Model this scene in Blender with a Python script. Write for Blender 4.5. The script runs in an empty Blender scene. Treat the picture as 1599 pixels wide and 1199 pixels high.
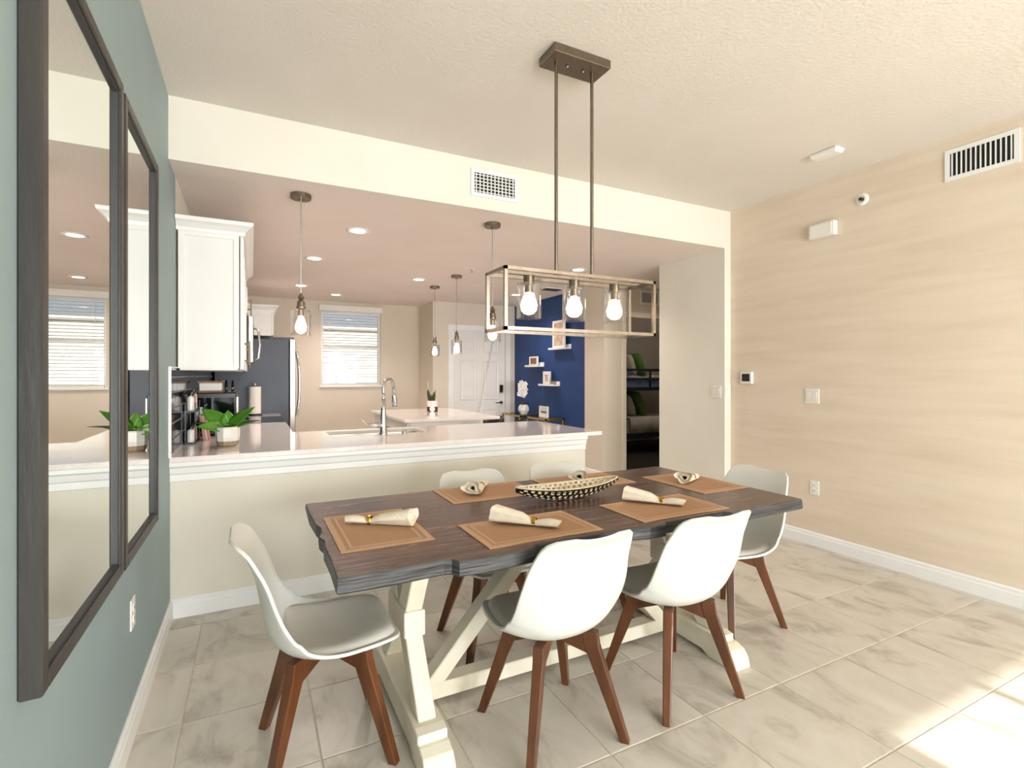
import bpy, bmesh, math, random
from mathutils import Vector, Matrix
random.seed(7)
S = bpy.context.scene
COL = S.collection
R = math.radians
# ---------------------------------------------------------------- camera, world, sun, daylight, exposure
cam = bpy.data.cameras.new('camera'); camo = bpy.data.objects.new('camera', cam); COL.objects.link(camo)
camo.location = (0, 0, 1.37); camo.rotation_euler = (R(90), 0, R(-27.0))
cam.sensor_width = 36; cam.lens = 36 * 797 / 1599; cam.shift_y = -14 / 1599; cam.clip_start = .02
S.camera = camo
S.view_settings.view_transform = 'Standard'; S.view_settings.look = 'None'
S.view_settings.exposure = 0.04; S.view_settings.gamma = 1; S.view_settings.use_curve_mapping = False
W = bpy.data.worlds.new('world'); S.world = W; W.use_nodes = True
wn = W.node_tree.nodes; wl = W.node_tree.links
bgn = wn['Background']
sky = wn.new('ShaderNodeTexSky'); sky.sky_type = 'PREETHAM'; sky.turbidity = 2.6
sky.sun_direction = Vector((.05, -.9, .42)).normalized()
wl.new(sky.outputs[0], bgn.inputs[0]); bgn.inputs[1].default_value = 1.2
def light(name, kind, loc, rot, energy, color=(1, 1, 1), **k):
    l = bpy.data.lights.new(name, kind); l.energy = energy; l.color = color
    for a, b in k.items(): setattr(l, a, b)
    o = bpy.data.objects.new(name, l); COL.objects.link(o); o.location = loc; o.rotation_euler = rot
    return o
light('sun', 'SUN', (0, -8, 8), (R(65.9), 0, R(2)), 14.0, (1, .95, .86), angle=R(.6))
# daylight through the sliding door and the window behind the camera
light('daylight_door', 'AREA', (3.1, -4.31, 1.15), (R(78), 0, 0), 175, (.95, .97, 1), shape='RECTANGLE', size=1.7, size_y=2.2)
light('daylight_window', 'AREA', (.95, -4.31, 1.2), (R(78), 0, 0), 200, (.90, .96, 1), shape='RECTANGLE', size=2.0, size_y=1.5)

# ---------------------------------------------------------------- materials
def lin(h):
    v = [int(h[i:i+2], 16) / 255 for i in (0, 2, 4)]
    return tuple((c / 12.92 if c <= .04045 else ((c + .055) / 1.055) ** 2.4) for c in v) + (1,)
MATS = {}
def mat(name, hexa, rough=.5, metal=0, hex2=None, scale=8, stretch=(1, 1, 1), bump=0, bscale=None, coat=0, detail=3, lo=.35, hi=.65, spec=None, emit=None, es=0, bdist=.01):
    m = bpy.data.materials.new(name); m.use_nodes = True; MATS[name] = m
    n, l = m.node_tree.nodes, m.node_tree.links
    b = n['Principled BSDF']
    b.inputs['Roughness'].default_value = rough; b.inputs['Metallic'].default_value = metal
    if coat: b.inputs['Coat Weight'].default_value = coat; b.inputs['Coat Roughness'].default_value = .12
    if spec is not None: b.inputs['Specular IOR Level'].default_value = spec
    c1 = lin(hexa); c2 = lin(hex2) if hex2 else tuple(min(1, x * .93) for x in c1[:3]) + (1,)
    g = n.new('ShaderNodeNewGeometry'); mp = n.new('ShaderNodeMapping'); mp.inputs['Scale'].default_value = stretch
    l.new(g.outputs['Position'], mp.inputs['Vector'])
    nz = n.new('ShaderNodeTexNoise'); nz.inputs['Scale'].default_value = scale; nz.inputs['Detail'].default_value = detail
    l.new(mp.outputs[0], nz.inputs['Vector'])
    r = n.new('ShaderNodeValToRGB'); r.color_ramp.elements[0].position = lo; r.color_ramp.elements[1].position = hi
    r.color_ramp.elements[0].color = c1; r.color_ramp.elements[1].color = c2
    l.new(nz.outputs[0], r.inputs[0]); l.new(r.outputs[0], b.inputs['Base Color'])
    if bump:
        nb = n.new('ShaderNodeTexNoise'); nb.inputs['Scale'].default_value = bscale or scale; nb.inputs['Detail'].default_value = 4
        l.new(mp.outputs[0], nb.inputs['Vector'])
        bp = n.new('ShaderNodeBump'); bp.inputs['Strength'].default_value = bump; bp.inputs['Distance'].default_value = bdist
        l.new(nb.outputs[0], bp.inputs['Height']); l.new(bp.outputs[0], b.inputs['Normal'])
    if emit:
        b.inputs['Emission Color'].default_value = lin(emit); b.inputs['Emission Strength'].default_value = es
    return m
def glassy(name, tint='ffffff', base=.04):
    m = bpy.data.materials.new(name); m.use_nodes = True; MATS[name] = m
    n, l = m.node_tree.nodes, m.node_tree.links
    n.remove(n['Principled BSDF'])
    t = n.new('ShaderNodeBsdfTransparent'); t.inputs[0].default_value = lin(tint)
    g = n.new('ShaderNodeBsdfGlossy'); g.inputs['Roughness'].default_value = .03
    lw = n.new('ShaderNodeLayerWeight'); lw.inputs[0].default_value = .35
    ma = n.new('ShaderNodeMath'); ma.operation = 'MULTIPLY_ADD'; ma.inputs[1].default_value = .55; ma.inputs[2].default_value = base
    l.new(lw.outputs['Facing'], ma.inputs[0])
    mx = n.new('ShaderNodeMixShader'); l.new(ma.outputs[0], mx.inputs[0]); l.new(t.outputs[0], mx.inputs[1]); l.new(g.outputs[0], mx.inputs[2])
    l.new(mx.outputs[0], n['Material Output'].inputs[0]); return m
mat('teal', '97aaac', .6, hex2='93a6a8', scale=3, bump=.06, bscale=220)
mat('cream', 'ece8dc', .65, hex2='e8e4d7', scale=2, bump=.06, bscale=220)
mat('beige', 'dfd5c5', .65, hex2='dbd1c1', scale=2, bump=.06, bscale=220)
mat('halfwall', 'e9e4d6', .65, hex2='e5dfd0', scale=2, bump=.06, bscale=220)
mat('wallpaper', 'e8d9c6', .6, hex2='d8c5ae', scale=2.6, stretch=(1, .5, 5), detail=8, lo=.38, hi=.95, bump=.1, bscale=30)
mat('ceil', 'e6dfd6', .8, hex2='e3dcd3', scale=2, bump=.35, bscale=55)
mat('ceil_kit', 'f1e5dd', .8, hex2='eee1d8', scale=2, bump=.3, bscale=55)
mat('blue', '173f7d', .55, hex2='143a76', scale=3)
mat('trim', 'f3f3f1', .35, scale=5, hex2='f0f0ee')
mat('doorwhite', 'ebe9e6', .4, scale=4, hex2='e7e5e2')
mat('cabwhite', 'f0efec', .35, scale=4, hex2='edece9')
mat('plastic', 'f2efe8', .35, scale=10, hex2='efece5')
mat('plasticdark', '2a2c2a', .3, scale=10)
mat('grout', 'd9cfbe', .85, scale=60, hex2='cdc2b0')
mat('darkfloor', '4a4037', .8, scale=40, hex2='3d342d', bump=.3)
mat('quartz', 'f0e8e3', .07, hex2='e6ddd8', scale=90, lo=.45, hi=.7, coat=.3)
mat('splash', '1b2430', .1, hex2='121a24', scale=5)
mat('splashgrout', 'c9cdd0', .8, scale=50)
mat('nickel', 'a39a8f', .28, 1, hex2='978e83', scale=30)
mat('nickeldark', '8c8071', .32, 1, hex2='82776a', scale=30)
mat('chrome', 'd9dbde', .1, 1, hex2='d3d5d8', scale=20)
mat('steel', 'b7b4ad', .3, 1, hex2='aca9a2', scale=6, stretch=(1, 1, 60))
mat('fridgeside', '4a515e', .42, hex2='454c59', scale=4)
mat('black', '0e0e10', .3, scale=10, hex2='141416')
mat('blackglass', '0b0d12', .06, scale=10, hex2='0d0f14')
mat('frame', '3c3835', .42, hex2='302e2c', scale=9, stretch=(1, 1, .2), bump=.15, bscale=50)
mat('frameside', '34363a', .5, hex2='2f3135', scale=9)
mat('shell', 'd9d9d2', .3, hex2='d6d6ce', scale=3, spec=.4)
mat('cushion', 'd2cec4', .5, hex2='cbc7bd', scale=6, bump=.05, bscale=150)
mat('walnut', '6f3f1e', .28, hex2='432310', scale=14, stretch=(1, 1, .15), lo=.3, hi=.75, coat=.2)
mat('basewhite', 'ece6d3', .5, hex2='ddd3ba', scale=7, detail=6, lo=.4, hi=.75, bump=.1, bscale=40)
mat('matA', 'b58b66', .6, hex2='ab825e', scale=120, bump=.25, bscale=260)
mat('matB', 'cba584', .6, hex2='c09a79', scale=120, bump=.25, bscale=260)
mat('napkin', 'efe4cf', .9, hex2='e6dac3', scale=40, bump=.3, bscale=130)
mat('gold', 'c9a13c', .22, 1, hex2='b88f2e', scale=20)
mat('bowlin', 'e6dcc2', .4, hex2='cbbd9c', scale=40)
mat('bowlout', '2c211b', .3, hex2='1f1713', scale=30, metal=.3)
mat('potwhite', 'eeebe4', .25, hex2='e9e6df', scale=8)
mat('potbase', 'a8917a', .6, hex2='9c866f', scale=30)
mat('leaf', '5f9a2c', .35, hex2='3f7a24', scale=9, lo=.3, hi=.7)
mat('leafdark', '24361f', .45, hex2='33461f', scale=30)
mat('petal', 'fbfaf7', .5, hex2='f3f1ec', scale=30)
mat('soil', '33281e', .9, scale=60)
mat('paper', 'f5f1ea', .8, hex2='efebe3', scale=40, bump=.3, bscale=120)
mat('pink', 'd79a8c', .6, hex2='cf9083', scale=20)
mat('woodlight', '9a6a42', .5, hex2='7f5330', scale=20, stretch=(1, 1, .2))
mat('picture', 'd9c6b0', .6, hex2='b79b82', scale=14)
mat('brown', '4a2318', .5, hex2='3f1d13', scale=20)
mat('outwall', '9d998f', .8, hex2='949086', scale=1)
mat('outwin', '8d979e', .2, hex2='59656e', scale=2)
mat('ground', 'b8ad98', .9, hex2='a59a84', scale=2)
mat('bedgrey', '33383f', .4, hex2='2c3138', scale=10)
mat('sheetblue', '6a86b8', .8, hex2='8ba2cb', scale=12)
mat('sheetwhite', 'e2dccf', .8, hex2='d6cfc0', scale=12)
mat('green', '6a9448', .8, hex2='60883f', scale=20)
mat('blind', 'f1eee9', .5, hex2='eeebe6', scale=20)
mat('bulb', 'fff0e0', .4, emit='ffd9b0', es=9)
mat('bulbcool', 'fff4ec', .4, emit='ffeee0', es=9)
mat('downlight', 'fff0e0', .4, emit='ffd2b4', es=16)
mat('ventdark', '1d1d1d', .8, scale=20)
glassy('glass'); glassy('pane', 'f4f8fa', .05); glassy('tableglass', 'dfeee8', .08)
m = mat('mirror', 'eef2f0', .0, 1, hex2='eef2f0', scale=1)
# floor tile: stone look with its own offset for each tile
def tile_mat():
    m = bpy.data.materials.new('floortile'); m.use_nodes = True; MATS['floortile'] = m
    n, l = m.node_tree.nodes, m.node_tree.links; b = n['Principled BSDF']; b.inputs['Roughness'].default_value = .33
    g = n.new('ShaderNodeNewGeometry'); oi = n.new('ShaderNodeObjectInfo')
    mu = n.new('ShaderNodeMath'); mu.operation = 'MULTIPLY'; mu.inputs[1].default_value = 37
    l.new(oi.outputs['Random'], mu.inputs[0])
    ad = n.new('ShaderNodeVectorMath'); l.new(g.outputs['Position'], ad.inputs[0]); l.new(mu.outputs[0], ad.inputs[1])
    mp = n.new('ShaderNodeMapping'); mp.inputs['Scale'].default_value = (1.6, 1, 1); mp.inputs['Rotation'].default_value = (0, 0, .5)
    l.new(ad.outputs[0], mp.inputs['Vector'])
    a = n.new('ShaderNodeTexNoise'); a.inputs['Scale'].default_value = 3.2; a.inputs['Detail'].default_value = 9; a.inputs['Roughness'].default_value = .62; a.inputs['Distortion'].default_value = .8
    l.new(mp.outputs[0], a.inputs['Vector'])
    r = n.new('ShaderNodeValToRGB'); e = r.color_ramp.elements
    e[0].position = .3; e[0].color = lin('a39a8d'); e[1].position = .72; e[1].color = lin('dcd6cb')
    x = e.new(.48); x.color = lin('cfc8bc')
    l.new(a.outputs[0], r.inputs[0]); l.new(r.outputs[0], b.inputs['Base Color'])
tile_mat()
def top_mat():
    m = bpy.data.materials.new('tabletop'); m.use_nodes = True; MATS['tabletop'] = m
    n, l = m.node_tree.nodes, m.node_tree.links; b = n['Principled BSDF']; b.inputs['Roughness'].default_value = .3
    g = n.new('ShaderNodeNewGeometry'); mp = n.new('ShaderNodeMapping'); mp.inputs['Scale'].default_value = (1.3, 16, 30)
    l.new(g.outputs['Position'], mp.inputs['Vector'])
    a = n.new('ShaderNodeTexNoise'); a.inputs['Scale'].default_value = 2.2; a.inputs['Detail'].default_value = 8; a.inputs['Roughness'].default_value = .65; a.inputs['Distortion'].default_value = .5
    l.new(mp.outputs[0], a.inputs['Vector'])
    r = n.new('ShaderNodeValToRGB'); e = r.color_ramp.elements
    e[0].position = .32; e[0].color = lin('34241e'); e[1].position = .72; e[1].color = lin('80604f')
    x = e.new(.5); x.color = lin('5c4237')
    l.new(a.outputs[0], r.inputs[0]); l.new(r.outputs[0], b.inputs['Base Color'])
    rr = n.new('ShaderNodeMapRange'); rr.inputs['To Min'].default_value = .16; rr.inputs['To Max'].default_value = .34
    l.new(a.outputs[0], rr.inputs[0]); l.new(rr.outputs[0], b.inputs['Roughness'])
    bp = n.new('ShaderNodeBump'); bp.inputs['Strength'].default_value = .35; bp.inputs['Distance'].default_value = .004
    l.new(a.outputs[0], bp.inputs['Height']); l.new(bp.outputs[0], b.inputs['Normal'])
top_mat()
mat('tableedge', '4a4a4b', .45, hex2='1c1a19', scale=2.5, stretch=(2, 2, 45), detail=7, lo=.38, hi=.66, bump=.6, bscale=3)

# ---------------------------------------------------------------- mesh builder
class MB:
    def __init__(s): s.v = []; s.f = []; s.mi = []; s.cur = 0
    def add(s, vs, fs):
        o = len(s.v); s.v += [tuple(p) for p in vs]
        for f in fs: s.f.append([i + o for i in f]); s.mi.append(s.cur)
        return s
    def box(s, x0, x1, y0, y1, z0, z1):
        return s.add([(x0,y0,z0),(x1,y0,z0),(x1,y1,z0),(x0,y1,z0),(x0,y0,z1),(x1,y0,z1),(x1,y1,z1),(x0,y1,z1)],
                     [(3,2,1,0),(4,5,6,7),(0,1,5,4),(1,2,6,5),(2,3,7,6),(3,0,4,7)])
    def hexa(s, b, t):      # two quads of 4 points
        return s.add(list(b) + list(t), [(3,2,1,0),(4,5,6,7),(0,1,5,4),(1,2,6,5),(2,3,7,6),(3,0,4,7)])
    def prism(s, poly, axis, a, b):
        def p(u, v, w): return {'x': (w,u,v), 'y': (u,w,v), 'z': (u,v,w)}[axis]
        n = len(poly); vs = [p(u, v, a) for u, v in poly] + [p(u, v, b) for u, v in poly]
        return s.add(vs, [tuple(range(n))[::-1], tuple(range(n, 2*n))] + [(i, (i+1) % n, n + (i+1) % n, n + i) for i in range(n)])
    def loft(s, rings, cap=True, close=True):
        n = len(rings[0]); vs = [p for r in rings for p in r]; fs = []
        for k in range(len(rings) - 1):
            for i in range(n if close else n - 1):
                j = (i + 1) % n; fs.append((k*n+i, k*n+j, (k+1)*n+j, (k+1)*n+i))
        if cap: fs.append(tuple(range(n))[::-1]); fs.append(tuple(range((len(rings)-1)*n, len(rings)*n)))
        return s.add(vs, fs)
    def lathe(s, prof, c=(0,0,0), n=20, cap=True):
        return s.loft([[(c[0]+r*math.cos(2*math.pi*i/n), c[1]+r*math.sin(2*math.pi*i/n), c[2]+z) for i in range(n)] for r, z in prof], cap)
    def tube(s, pts, rad, n=8, sq=False):
        pts = [Vector(p) for p in pts]; rings = []
        if not isinstance(rad, (list, tuple)): rad = [rad] * len(pts)
        up = Vector((0, 0, 1))
        prev = None
        for k, p in enumerate(pts):
            d = (pts[min(k+1, len(pts)-1)] - pts[max(k-1, 0)]).normalized()
            if prev is None:
                a = d.cross(up)
                if a.length < .05: a = d.cross(Vector((0, 1, 0)))
            else: a = prev - d * prev.dot(d)
            a.normalize(); b = d.cross(a); prev = a
            off = math.pi/4 if sq else 0
            rings.append([p + (a*math.cos(2*math.pi*i/n+off) + b*math.sin(2*math.pi*i/n+off)) * rad[k] for i in range(n)])
        return s.loft(rings)
    def build(s, name, m, parent=None, world=True, bevel=0, smooth=False, seg=1, sub=0, solid=0, solidmat=0):
        me = bpy.data.meshes.new(name)
        off = Vector((0, 0, 0))
        if world and parent is not None:
            q = parent
            while q is not None: off = off + q.location; q = q.parent
        elif parent is None and world:
            xs = [p[0] for p in s.v]; ys = [p[1] for p in s.v]
            off = Vector(((min(xs)+max(xs))/2, (min(ys)+max(ys))/2, min(p[2] for p in s.v)))
        me.from_pydata([tuple(Vector(p) - off) for p in s.v], [], s.f)
        ms = m if isinstance(m, (list, tuple)) else [m]
        for q in ms: me.materials.append(MATS[q])
        for i, p in enumerate(me.polygons): p.material_index = min(s.mi[i], len(ms)-1); p.use_smooth = smooth
        bm = bmesh.new(); bm.from_mesh(me); bmesh.ops.recalc_face_normals(bm, faces=bm.faces); bm.to_mesh(me); bm.free()
        o = bpy.data.objects.new(name, me); COL.objects.link(o); o.parent = parent
        if parent is None and world: o.location = off
        if solid:
            k = o.modifiers.new('s', 'SOLIDIFY'); k.thickness = solid; k.offset = -1; k.material_offset = solidmat; k.use_even_offset = False
        if bevel:
            k = o.modifiers.new('b', 'BEVEL'); k.width = bevel; k.segments = seg; k.limit_method = 'ANGLE'
        if sub:
            k = o.modifiers.new('u', 'SUBSURF'); k.levels = sub; k.render_levels = sub
        return o
def B(*a): return MB().box(*a)
def tag(o, label, cat, group=None):
    o['label'] = label; o['category'] = cat
    if group: o['group'] = group
    return o
def thing(name, label, cat, loc, rz=0, group=None):
    o = bpy.data.objects.new(name, None); COL.objects.link(o); o.location = loc; o.rotation_euler = (0, 0, rz); o.empty_display_size = .1
    return tag(o, label, cat, group)
def struct(name, mb, m, label=None, **k):
    o = mb.build(name, m, **k); o['kind'] = 'structure'; o['label'] = label or name.replace('_', ' '); o['category'] = name.split('_')[0]; return o
def dup(root, loc, rz=None, label=None):
    r = root.copy(); COL.objects.link(r); r.location = loc
    if rz is not None: r.rotation_euler = (0, 0, rz)
    if label: r['label'] = label
    for ch in list(root.children):
        c = ch.copy(); COL.objects.link(c); c.parent = r
        for g in ch.children:
            d = g.copy(); COL.objects.link(d); d.parent = c
    return r
def arc(c, r, a0, a1, n): return [(c[0] + r*math.cos(R(a0+(a1-a0)*i/n)), c[1] + r*math.sin(R(a0+(a1-a0)*i/n))) for i in range(n+1)]

# ---------------------------------------------------------------- room shell
XL, XR, YR, YH, H, K = -.41, 4.03, -4.2, 3.36, 2.91, 2.56
YW, YD, XB, YHALL, XN = 8.65, 7.885, 4.07, 5.35, 3.95
# floor: grout bed with laid tiles
fl = struct('floor', B(-.6, 6.5, YR-.1, 8.9, -.12, -.003), 'grout', 'beige stone-look tile floor with pale grout lines')
tiles = {}
px, py, g = .467, .4507, .003
ox, oy = -.246 - px, 1.027 - 8*py
for i in range(0, 14):
    for j in range(0, 25):
        x0, x1 = ox + i*px + g, ox + (i+1)*px - g; y0, y1 = oy + j*py + g, oy + (j+1)*py - g
        x0 = max(x0, XL + .002); y0 = max(y0, -2.25)
        xm = XR if y0 < 3.3 else (4.06 if y0 > 5.2 else 6.15)
        if y0 > 7.85: xm = 2.59
        ym = YW - .002
        if x0 > 4.03: 
            y0 = max(y0, 4.3); ym = 5.34
        if x0 > 2.5: ym = min(ym, YD - .002)
        x1 = min(x1, xm - .002); y1 = min(y1, ym)
        if x1 - x0 < .03 or y1 - y0 < .03: continue
        key = (round(x1-x0, 3), round(y1-y0, 3))
        if key not in tiles:
            a, b = key[0]/2, key[1]/2
            mb = MB(); e = .002
            mb.loft([[(-a,-b,-.004),(a,-b,-.004),(a,b,-.004),(-a,b,-.004)], [(-a,-b,-.0015),(a,-b,-.0015),(a,b,-.0015),(-a,b,-.0015)], [(-a+e,-b+e,0),(a-e,-b+e,0),(a-e,b-e,0),(-a+e,b-e,0)]])
            o = mb.build('tile', 'floortile', world=False); tiles[key] = o
        else:
            o = tiles[key].copy(); COL.objects.link(o)
        o.parent = fl; o.location = Vector(((x0+x1)/2, (y0+y1)/2, 0)) - fl.location
struct('floor_bedroom', B(4.19, 8.2, 5.36, 8.4, -.10, .004), 'darkfloor', 'dark carpet floor of the bunk bedroom')
# walls
struct('wall_left', B(XL-.15, XL, YR, 3.65, 0, H+.05), 'teal', 'grey-teal painted wall beside the mirrors')
wk = struct('wall_kitchen_left', B(XL-.15, XL, 3.65, YW+.15, 0, H), 'cream', 'cream kitchen wall behind the cabinets')
struct('wall_right', B(XR, XR+.12, YR, YH, 0, H+.05), 'wallpaper', 'tan brushed wallpaper wall on the right')
struct('wall_header', B(XL, XR+.12, YH, YH+.02, K, H+.05), 'cream', 'cream header wall above the kitchen opening')
struct('ceiling', B(XL-.15, XR+.12, YR-.15, YH, H, H+.12), 'ceil', 'textured off-white dining ceiling')
struct('ceiling_kitchen', B(XL, 6.3, YH+.02, YW+.1, K, K+.1), 'ceil_kit', 'lower textured kitchen ceiling')
struct('wall_stub', B(XN, XR+.12, YH, 4.22, 0, K), 'cream', 'cream wall end beside the hall opening')
struct('wall_hall_near', B(XR+.12, 6.3, 4.12, 4.22, 0, K), 'beige', 'beige hall wall')
struct('wall_hall_end', B(6.2, 6.3, 4.22, YHALL, 0, K), 'beige', 'beige hall end wall')
mb = MB(); mb.box(XB+.0, 4.42, YHALL, YHALL+.12, 0, K); mb.box(5.30, 8.2, YHALL, YHALL+.12, 0, K); mb.box(4.42, 5.30, YHALL, YHALL+.12, 2.14, K)
struct('wall_hall', mb, 'beige', 'beige hall wall around the bedroom doorway')
wb = struct('wall_accent', B(XB, XB+.12, 5.79, YD+.1, 0, K), 'blue', 'navy blue accent wall with shelves')
struct('wall_accent_end', B(XB, XB+.12, YHALL+.12, 5.79, 0, K), 'beige', 'beige end strip of the navy wall')
mb = MB(); mb.box(2.59, 2.93, YD, YD+.12, 0, K); mb.box(3.91, XB, YD, YD+.12, 0, K); mb.box(2.93, 3.91, YD, YD+.12, 2.12, K)
struct('wall_entry', mb, 'beige', 'beige wall around the entry door')
struct('wall_return', B(2.59, 2.71, YD+.12, YW, 0, K), 'beige', 'beige return wall beside the kitchen window wall')
mb = MB(); mb.box(XL, .985, YW, YW+.15, 0, K); mb.box(1.93, 2.71, YW, YW+.15, 0, K); mb.box(.985, 1.93, YW, YW+.15, 0, 1.2); mb.box(.985, 1.93, YW, YW+.15, 2.41, K)
struct('wall_back', mb, 'beige', 'beige kitchen wall around the window')
# rear wall with sliding door and window openings (behind the camera)
mb = MB(); mb.box(XL-.15, -.05, YR-.12, YR, 0, H); mb.box(1.95, 2.3, YR-.12, YR, 0, H); mb.box(3.9, XR+.12, YR-.12, YR, 0, H)
mb.box(-.05, 1.95, YR-.12, YR, 0, .45); mb.box(-.05, 1.95, YR-.12, YR, 1.95, H); mb.box(2.3, 3.9, YR-.12, YR, 2.45, H)
struct('wall_rear', mb, 'cream', 'cream wall with sliding door and window behind the dining area')
d = struct('door_2', MB().box(2.3,2.36,YR-.1,YR-.03,0,2.45).box(3.84,3.9,YR-.1,YR-.03,0,2.45).box(3.02,3.08,YR-.1,YR-.03,.06,2.39).box(2.36,3.84,YR-.1,YR-.03,2.39,2.45).box(2.36,3.84,YR-.1,YR-.03,0,.06), 'trim', 'white framed sliding door')
d = struct('window_2', MB().box(-.05,0,YR-.1,YR-.03,.45,1.95).box(1.9,1.95,YR-.1,YR-.03,.45,1.95).box(0,1.9,YR-.1,YR-.03,1.9,1.95).box(0,1.9,YR-.1,YR-.03,.45,.5), 'trim', 'white framed window')
# bedroom shell
mb = MB(); mb.box(4.09, 4.19, 5.76, 8.4, 0, K)
struct('wall_bedroom_back', B(4.19, 8.2, 8.3, 8.4, 0, K), 'beige', 'bedroom back wall')
struct('wall_bedroom_end', B(8.1, 8.2, 5.47, 8.3, 0, K), 'beige', 'bedroom end wall')
struct('ceiling_bedroom', B(4.07, 8.2, 5.36, 8.4, K+.1, K+.2), 'ceil', 'bedroom ceiling')
# peninsula half wall
struct('wall_peninsula', B(XL, 2.415, 3.43, 3.56, 0, .882), 'halfwall', 'cream half wall under the peninsula counter')
# baseboards: profiled
def base_y(name, x, y0, y1, s, label):      # runs along Y on a wall at x, protruding s
    p = [(x,0),(x+s*.016,0),(x+s*.016,.075),(x+s*.012,.083),(x+s*.012,.098),(x+s*.005,.108),(x,.108)]
    struct(name, MB().prism(p, 'y', y0, y1), 'trim', label)
def base_x(name, y, x0, x1, label, s=-1):
    p = [(y,0),(y+s*.016,0),(y+s*.016,.075),(y+s*.012,.083),(y+s*.012,.098),(y+s*.005,.108),(y,.108)]
    struct(name, MB().prism(p, 'x', x0, x1), 'trim', label)
base_y('baseboard_left', XL, YR, 3.414, 1, 'white baseboard along the teal wall')
base_y('baseboard_right', XR, YR, YH, -1, 'white baseboard along the wallpaper wall')
base_x('baseboard_peninsula', 3.43, XL, 2.415, 'white baseboard along the half wall')
base_y('baseboard_stub', XN, YH, 4.22, -1, 'white baseboard on the wall end')
base_x('baseboard_stub_front', YH, XN-.016, XR-.016, 'white baseboard on the narrow wall end')
base_y('baseboard_accent', XB, YHALL, YD, -1, 'white baseboard along the navy wall')
base_x('baseboard_entry', YD, 2.59, 2.84, 'white baseboard beside the entry door')
base_x('baseboard_back', YW, .5, 2.59, 'white baseboard under the kitchen window')
# counter apron moulding
p = [(3.43,.882),(3.392,.882),(3.392,.858),(3.405,.846),(3.412,.815),(3.42,.806),(3.42,.77),(3.43,.765)]
struct('trim_1', MB().prism(p, 'x', XL, 2.415), 'trim', 'white moulding under the peninsula counter')
# bedroom doorway casing
mb = MB(); mb.box(4.35, 4.42, YHALL-.018, YHALL, 0, 2.21); mb.box(5.30, 5.37, YHALL-.018, YHALL, 0, 2.21); mb.box(4.42, 5.30, YHALL-.018, YHALL, 2.14, 2.21)
struct('trim_2', mb, 'cream', 'cream casing around the bedroom doorway', bevel=.004)
# backsplash tiles on the kitchen wall
sp0 = B(XL, XL+.004, 3.366, 6.72, .912, 1.412).build('backsplash_bed', 'splashgrout', wk); 
B(XL, XL+.014, 3.36, 3.366, .912, 1.412).build('edge_trim', 'trim', wk)
B(XL, XL+.014, 3.366, 3.652, 1.412, 1.418).build('edge_trim', 'trim', wk)
shapes = {}
for r_ in range(6):
    z0 = .923 + (r_-1)*.087 + .002; z1 = z0 + .081
    z0 = max(z0, .913); z1 = min(z1, 1.411)
    if r_ == 0: continue
    for c_ in range(-1, 21):
        y0 = 3.366 + c_*.174 + (.087 if r_ % 2 else 0); y1 = y0 + .168; y0 = max(y0, 3.367); y1 = min(y1, 6.72)
        if y1 - y0 < .015: continue
        key = (round(y1-y0, 3), round(z1-z0, 3))
        if key not in shapes:
            a, b = key[0]/2, key[1]/2; e = .002
            o = MB().loft([[(.003,-a,-b),(.003,a,-b),(.003,a,b),(.003,-a,b)], [(.009,-a,-b),(.009,a,-b),(.009,a,b),(.009,-a,b)], [(.011,-a+e,-b+e),(.011,a-e,-b+e),(.011,a-e,b-e),(.011,-a+e,b-e)]]).build('splash_tile', 'splash', world=False)
            shapes[key] = o
        else: o = shapes[key].copy(); COL.objects.link(o)
        o.parent = wk; o.location = Vector((XL, (y0+y1)/2, (z0+z1)/2)) - wk.location
# top row of tiles
for c_ in range(-1, 21):
    y0 = 3.366 + c_*.174; y1 = y0 + .168; y0 = max(y0, 3.367); y1 = min(y1, 6.72)
    if y1 - y0 < .015: continue
    o = MB().box(XL+.003, XL+.011, y0, y1, 1.362, 1.411).build('splash_tile', 'splash', wk)

# ---------------------------------------------------------------- kitchen window, blind, entry door
w1 = struct('window_1', MB().box(.985,1.02,YW+.05,YW+.12,1.2,2.41).box(1.895,1.93,YW+.05,YW+.12,1.2,2.41).box(1.02,1.895,YW+.05,YW+.12,2.375,2.41).box(1.02,1.895,YW+.05,YW+.12,1.2,1.235), 'trim', 'kitchen window with white frame')
B(1.02, 1.895, YW+.055, YW+.1, 1.81, 1.86).build('sash_rail', 'trim', w1)
B(1.02, 1.895, YW+.08, YW+.085, 1.235, 1.81).build('pane', 'pane', w1)
B(1.02, 1.895, YW+.09, YW+.095, 1.86, 2.375).build('pane', 'pane', w1)
B(.96, 1.955, YW-.03, YW+.05, 1.172, 1.198).build('window_sill', 'trim', w1, bevel=.004)
bl = thing('window_blind', 'white horizontal slat blind hanging in the kitchen window', 'blind', (1.4575, YW+.02, 1.2))
B(.945, 1.955, YW-.055, YW-.002, 2.40, 2.495).build('valance', 'blind', bl, bevel=.006)
base = None
for i in range(25):
    z = 1.245 + i*.046
    if base is None:
        base = MB().hexa([(-.445,-.024,.002),(.445,-.024,.002),(.445,.024,-.004),(-.445,.024,-.004)], [(-.445,-.024,.005),(.445,-.024,.005),(.445,.024,-.001),(-.445,.024,-.001)]).build('slat', 'blind', world=False); o = base
    else: o = base.copy(); COL.objects.link(o)
    o.parent = bl; o.location = Vector((1.4575, YW+.025, z)) - bl.location
B(1.01, 1.905, YW+.005, YW+.045, 1.2, 1.222).build('bottom_rail', 'blind', bl)
for x in (1.13, 1.79): MB().tube([(x, YW+.0, 1.21), (x, YW+.0, 2.40)], .0018, 5).build('ladder_cord', 'blind', bl)
MB().tube([(1.1, YW-.012, 2.40), (1.1, YW-.012, 2.08)], .004, 6).build('tilt_wand', 'blind', bl)

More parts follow.
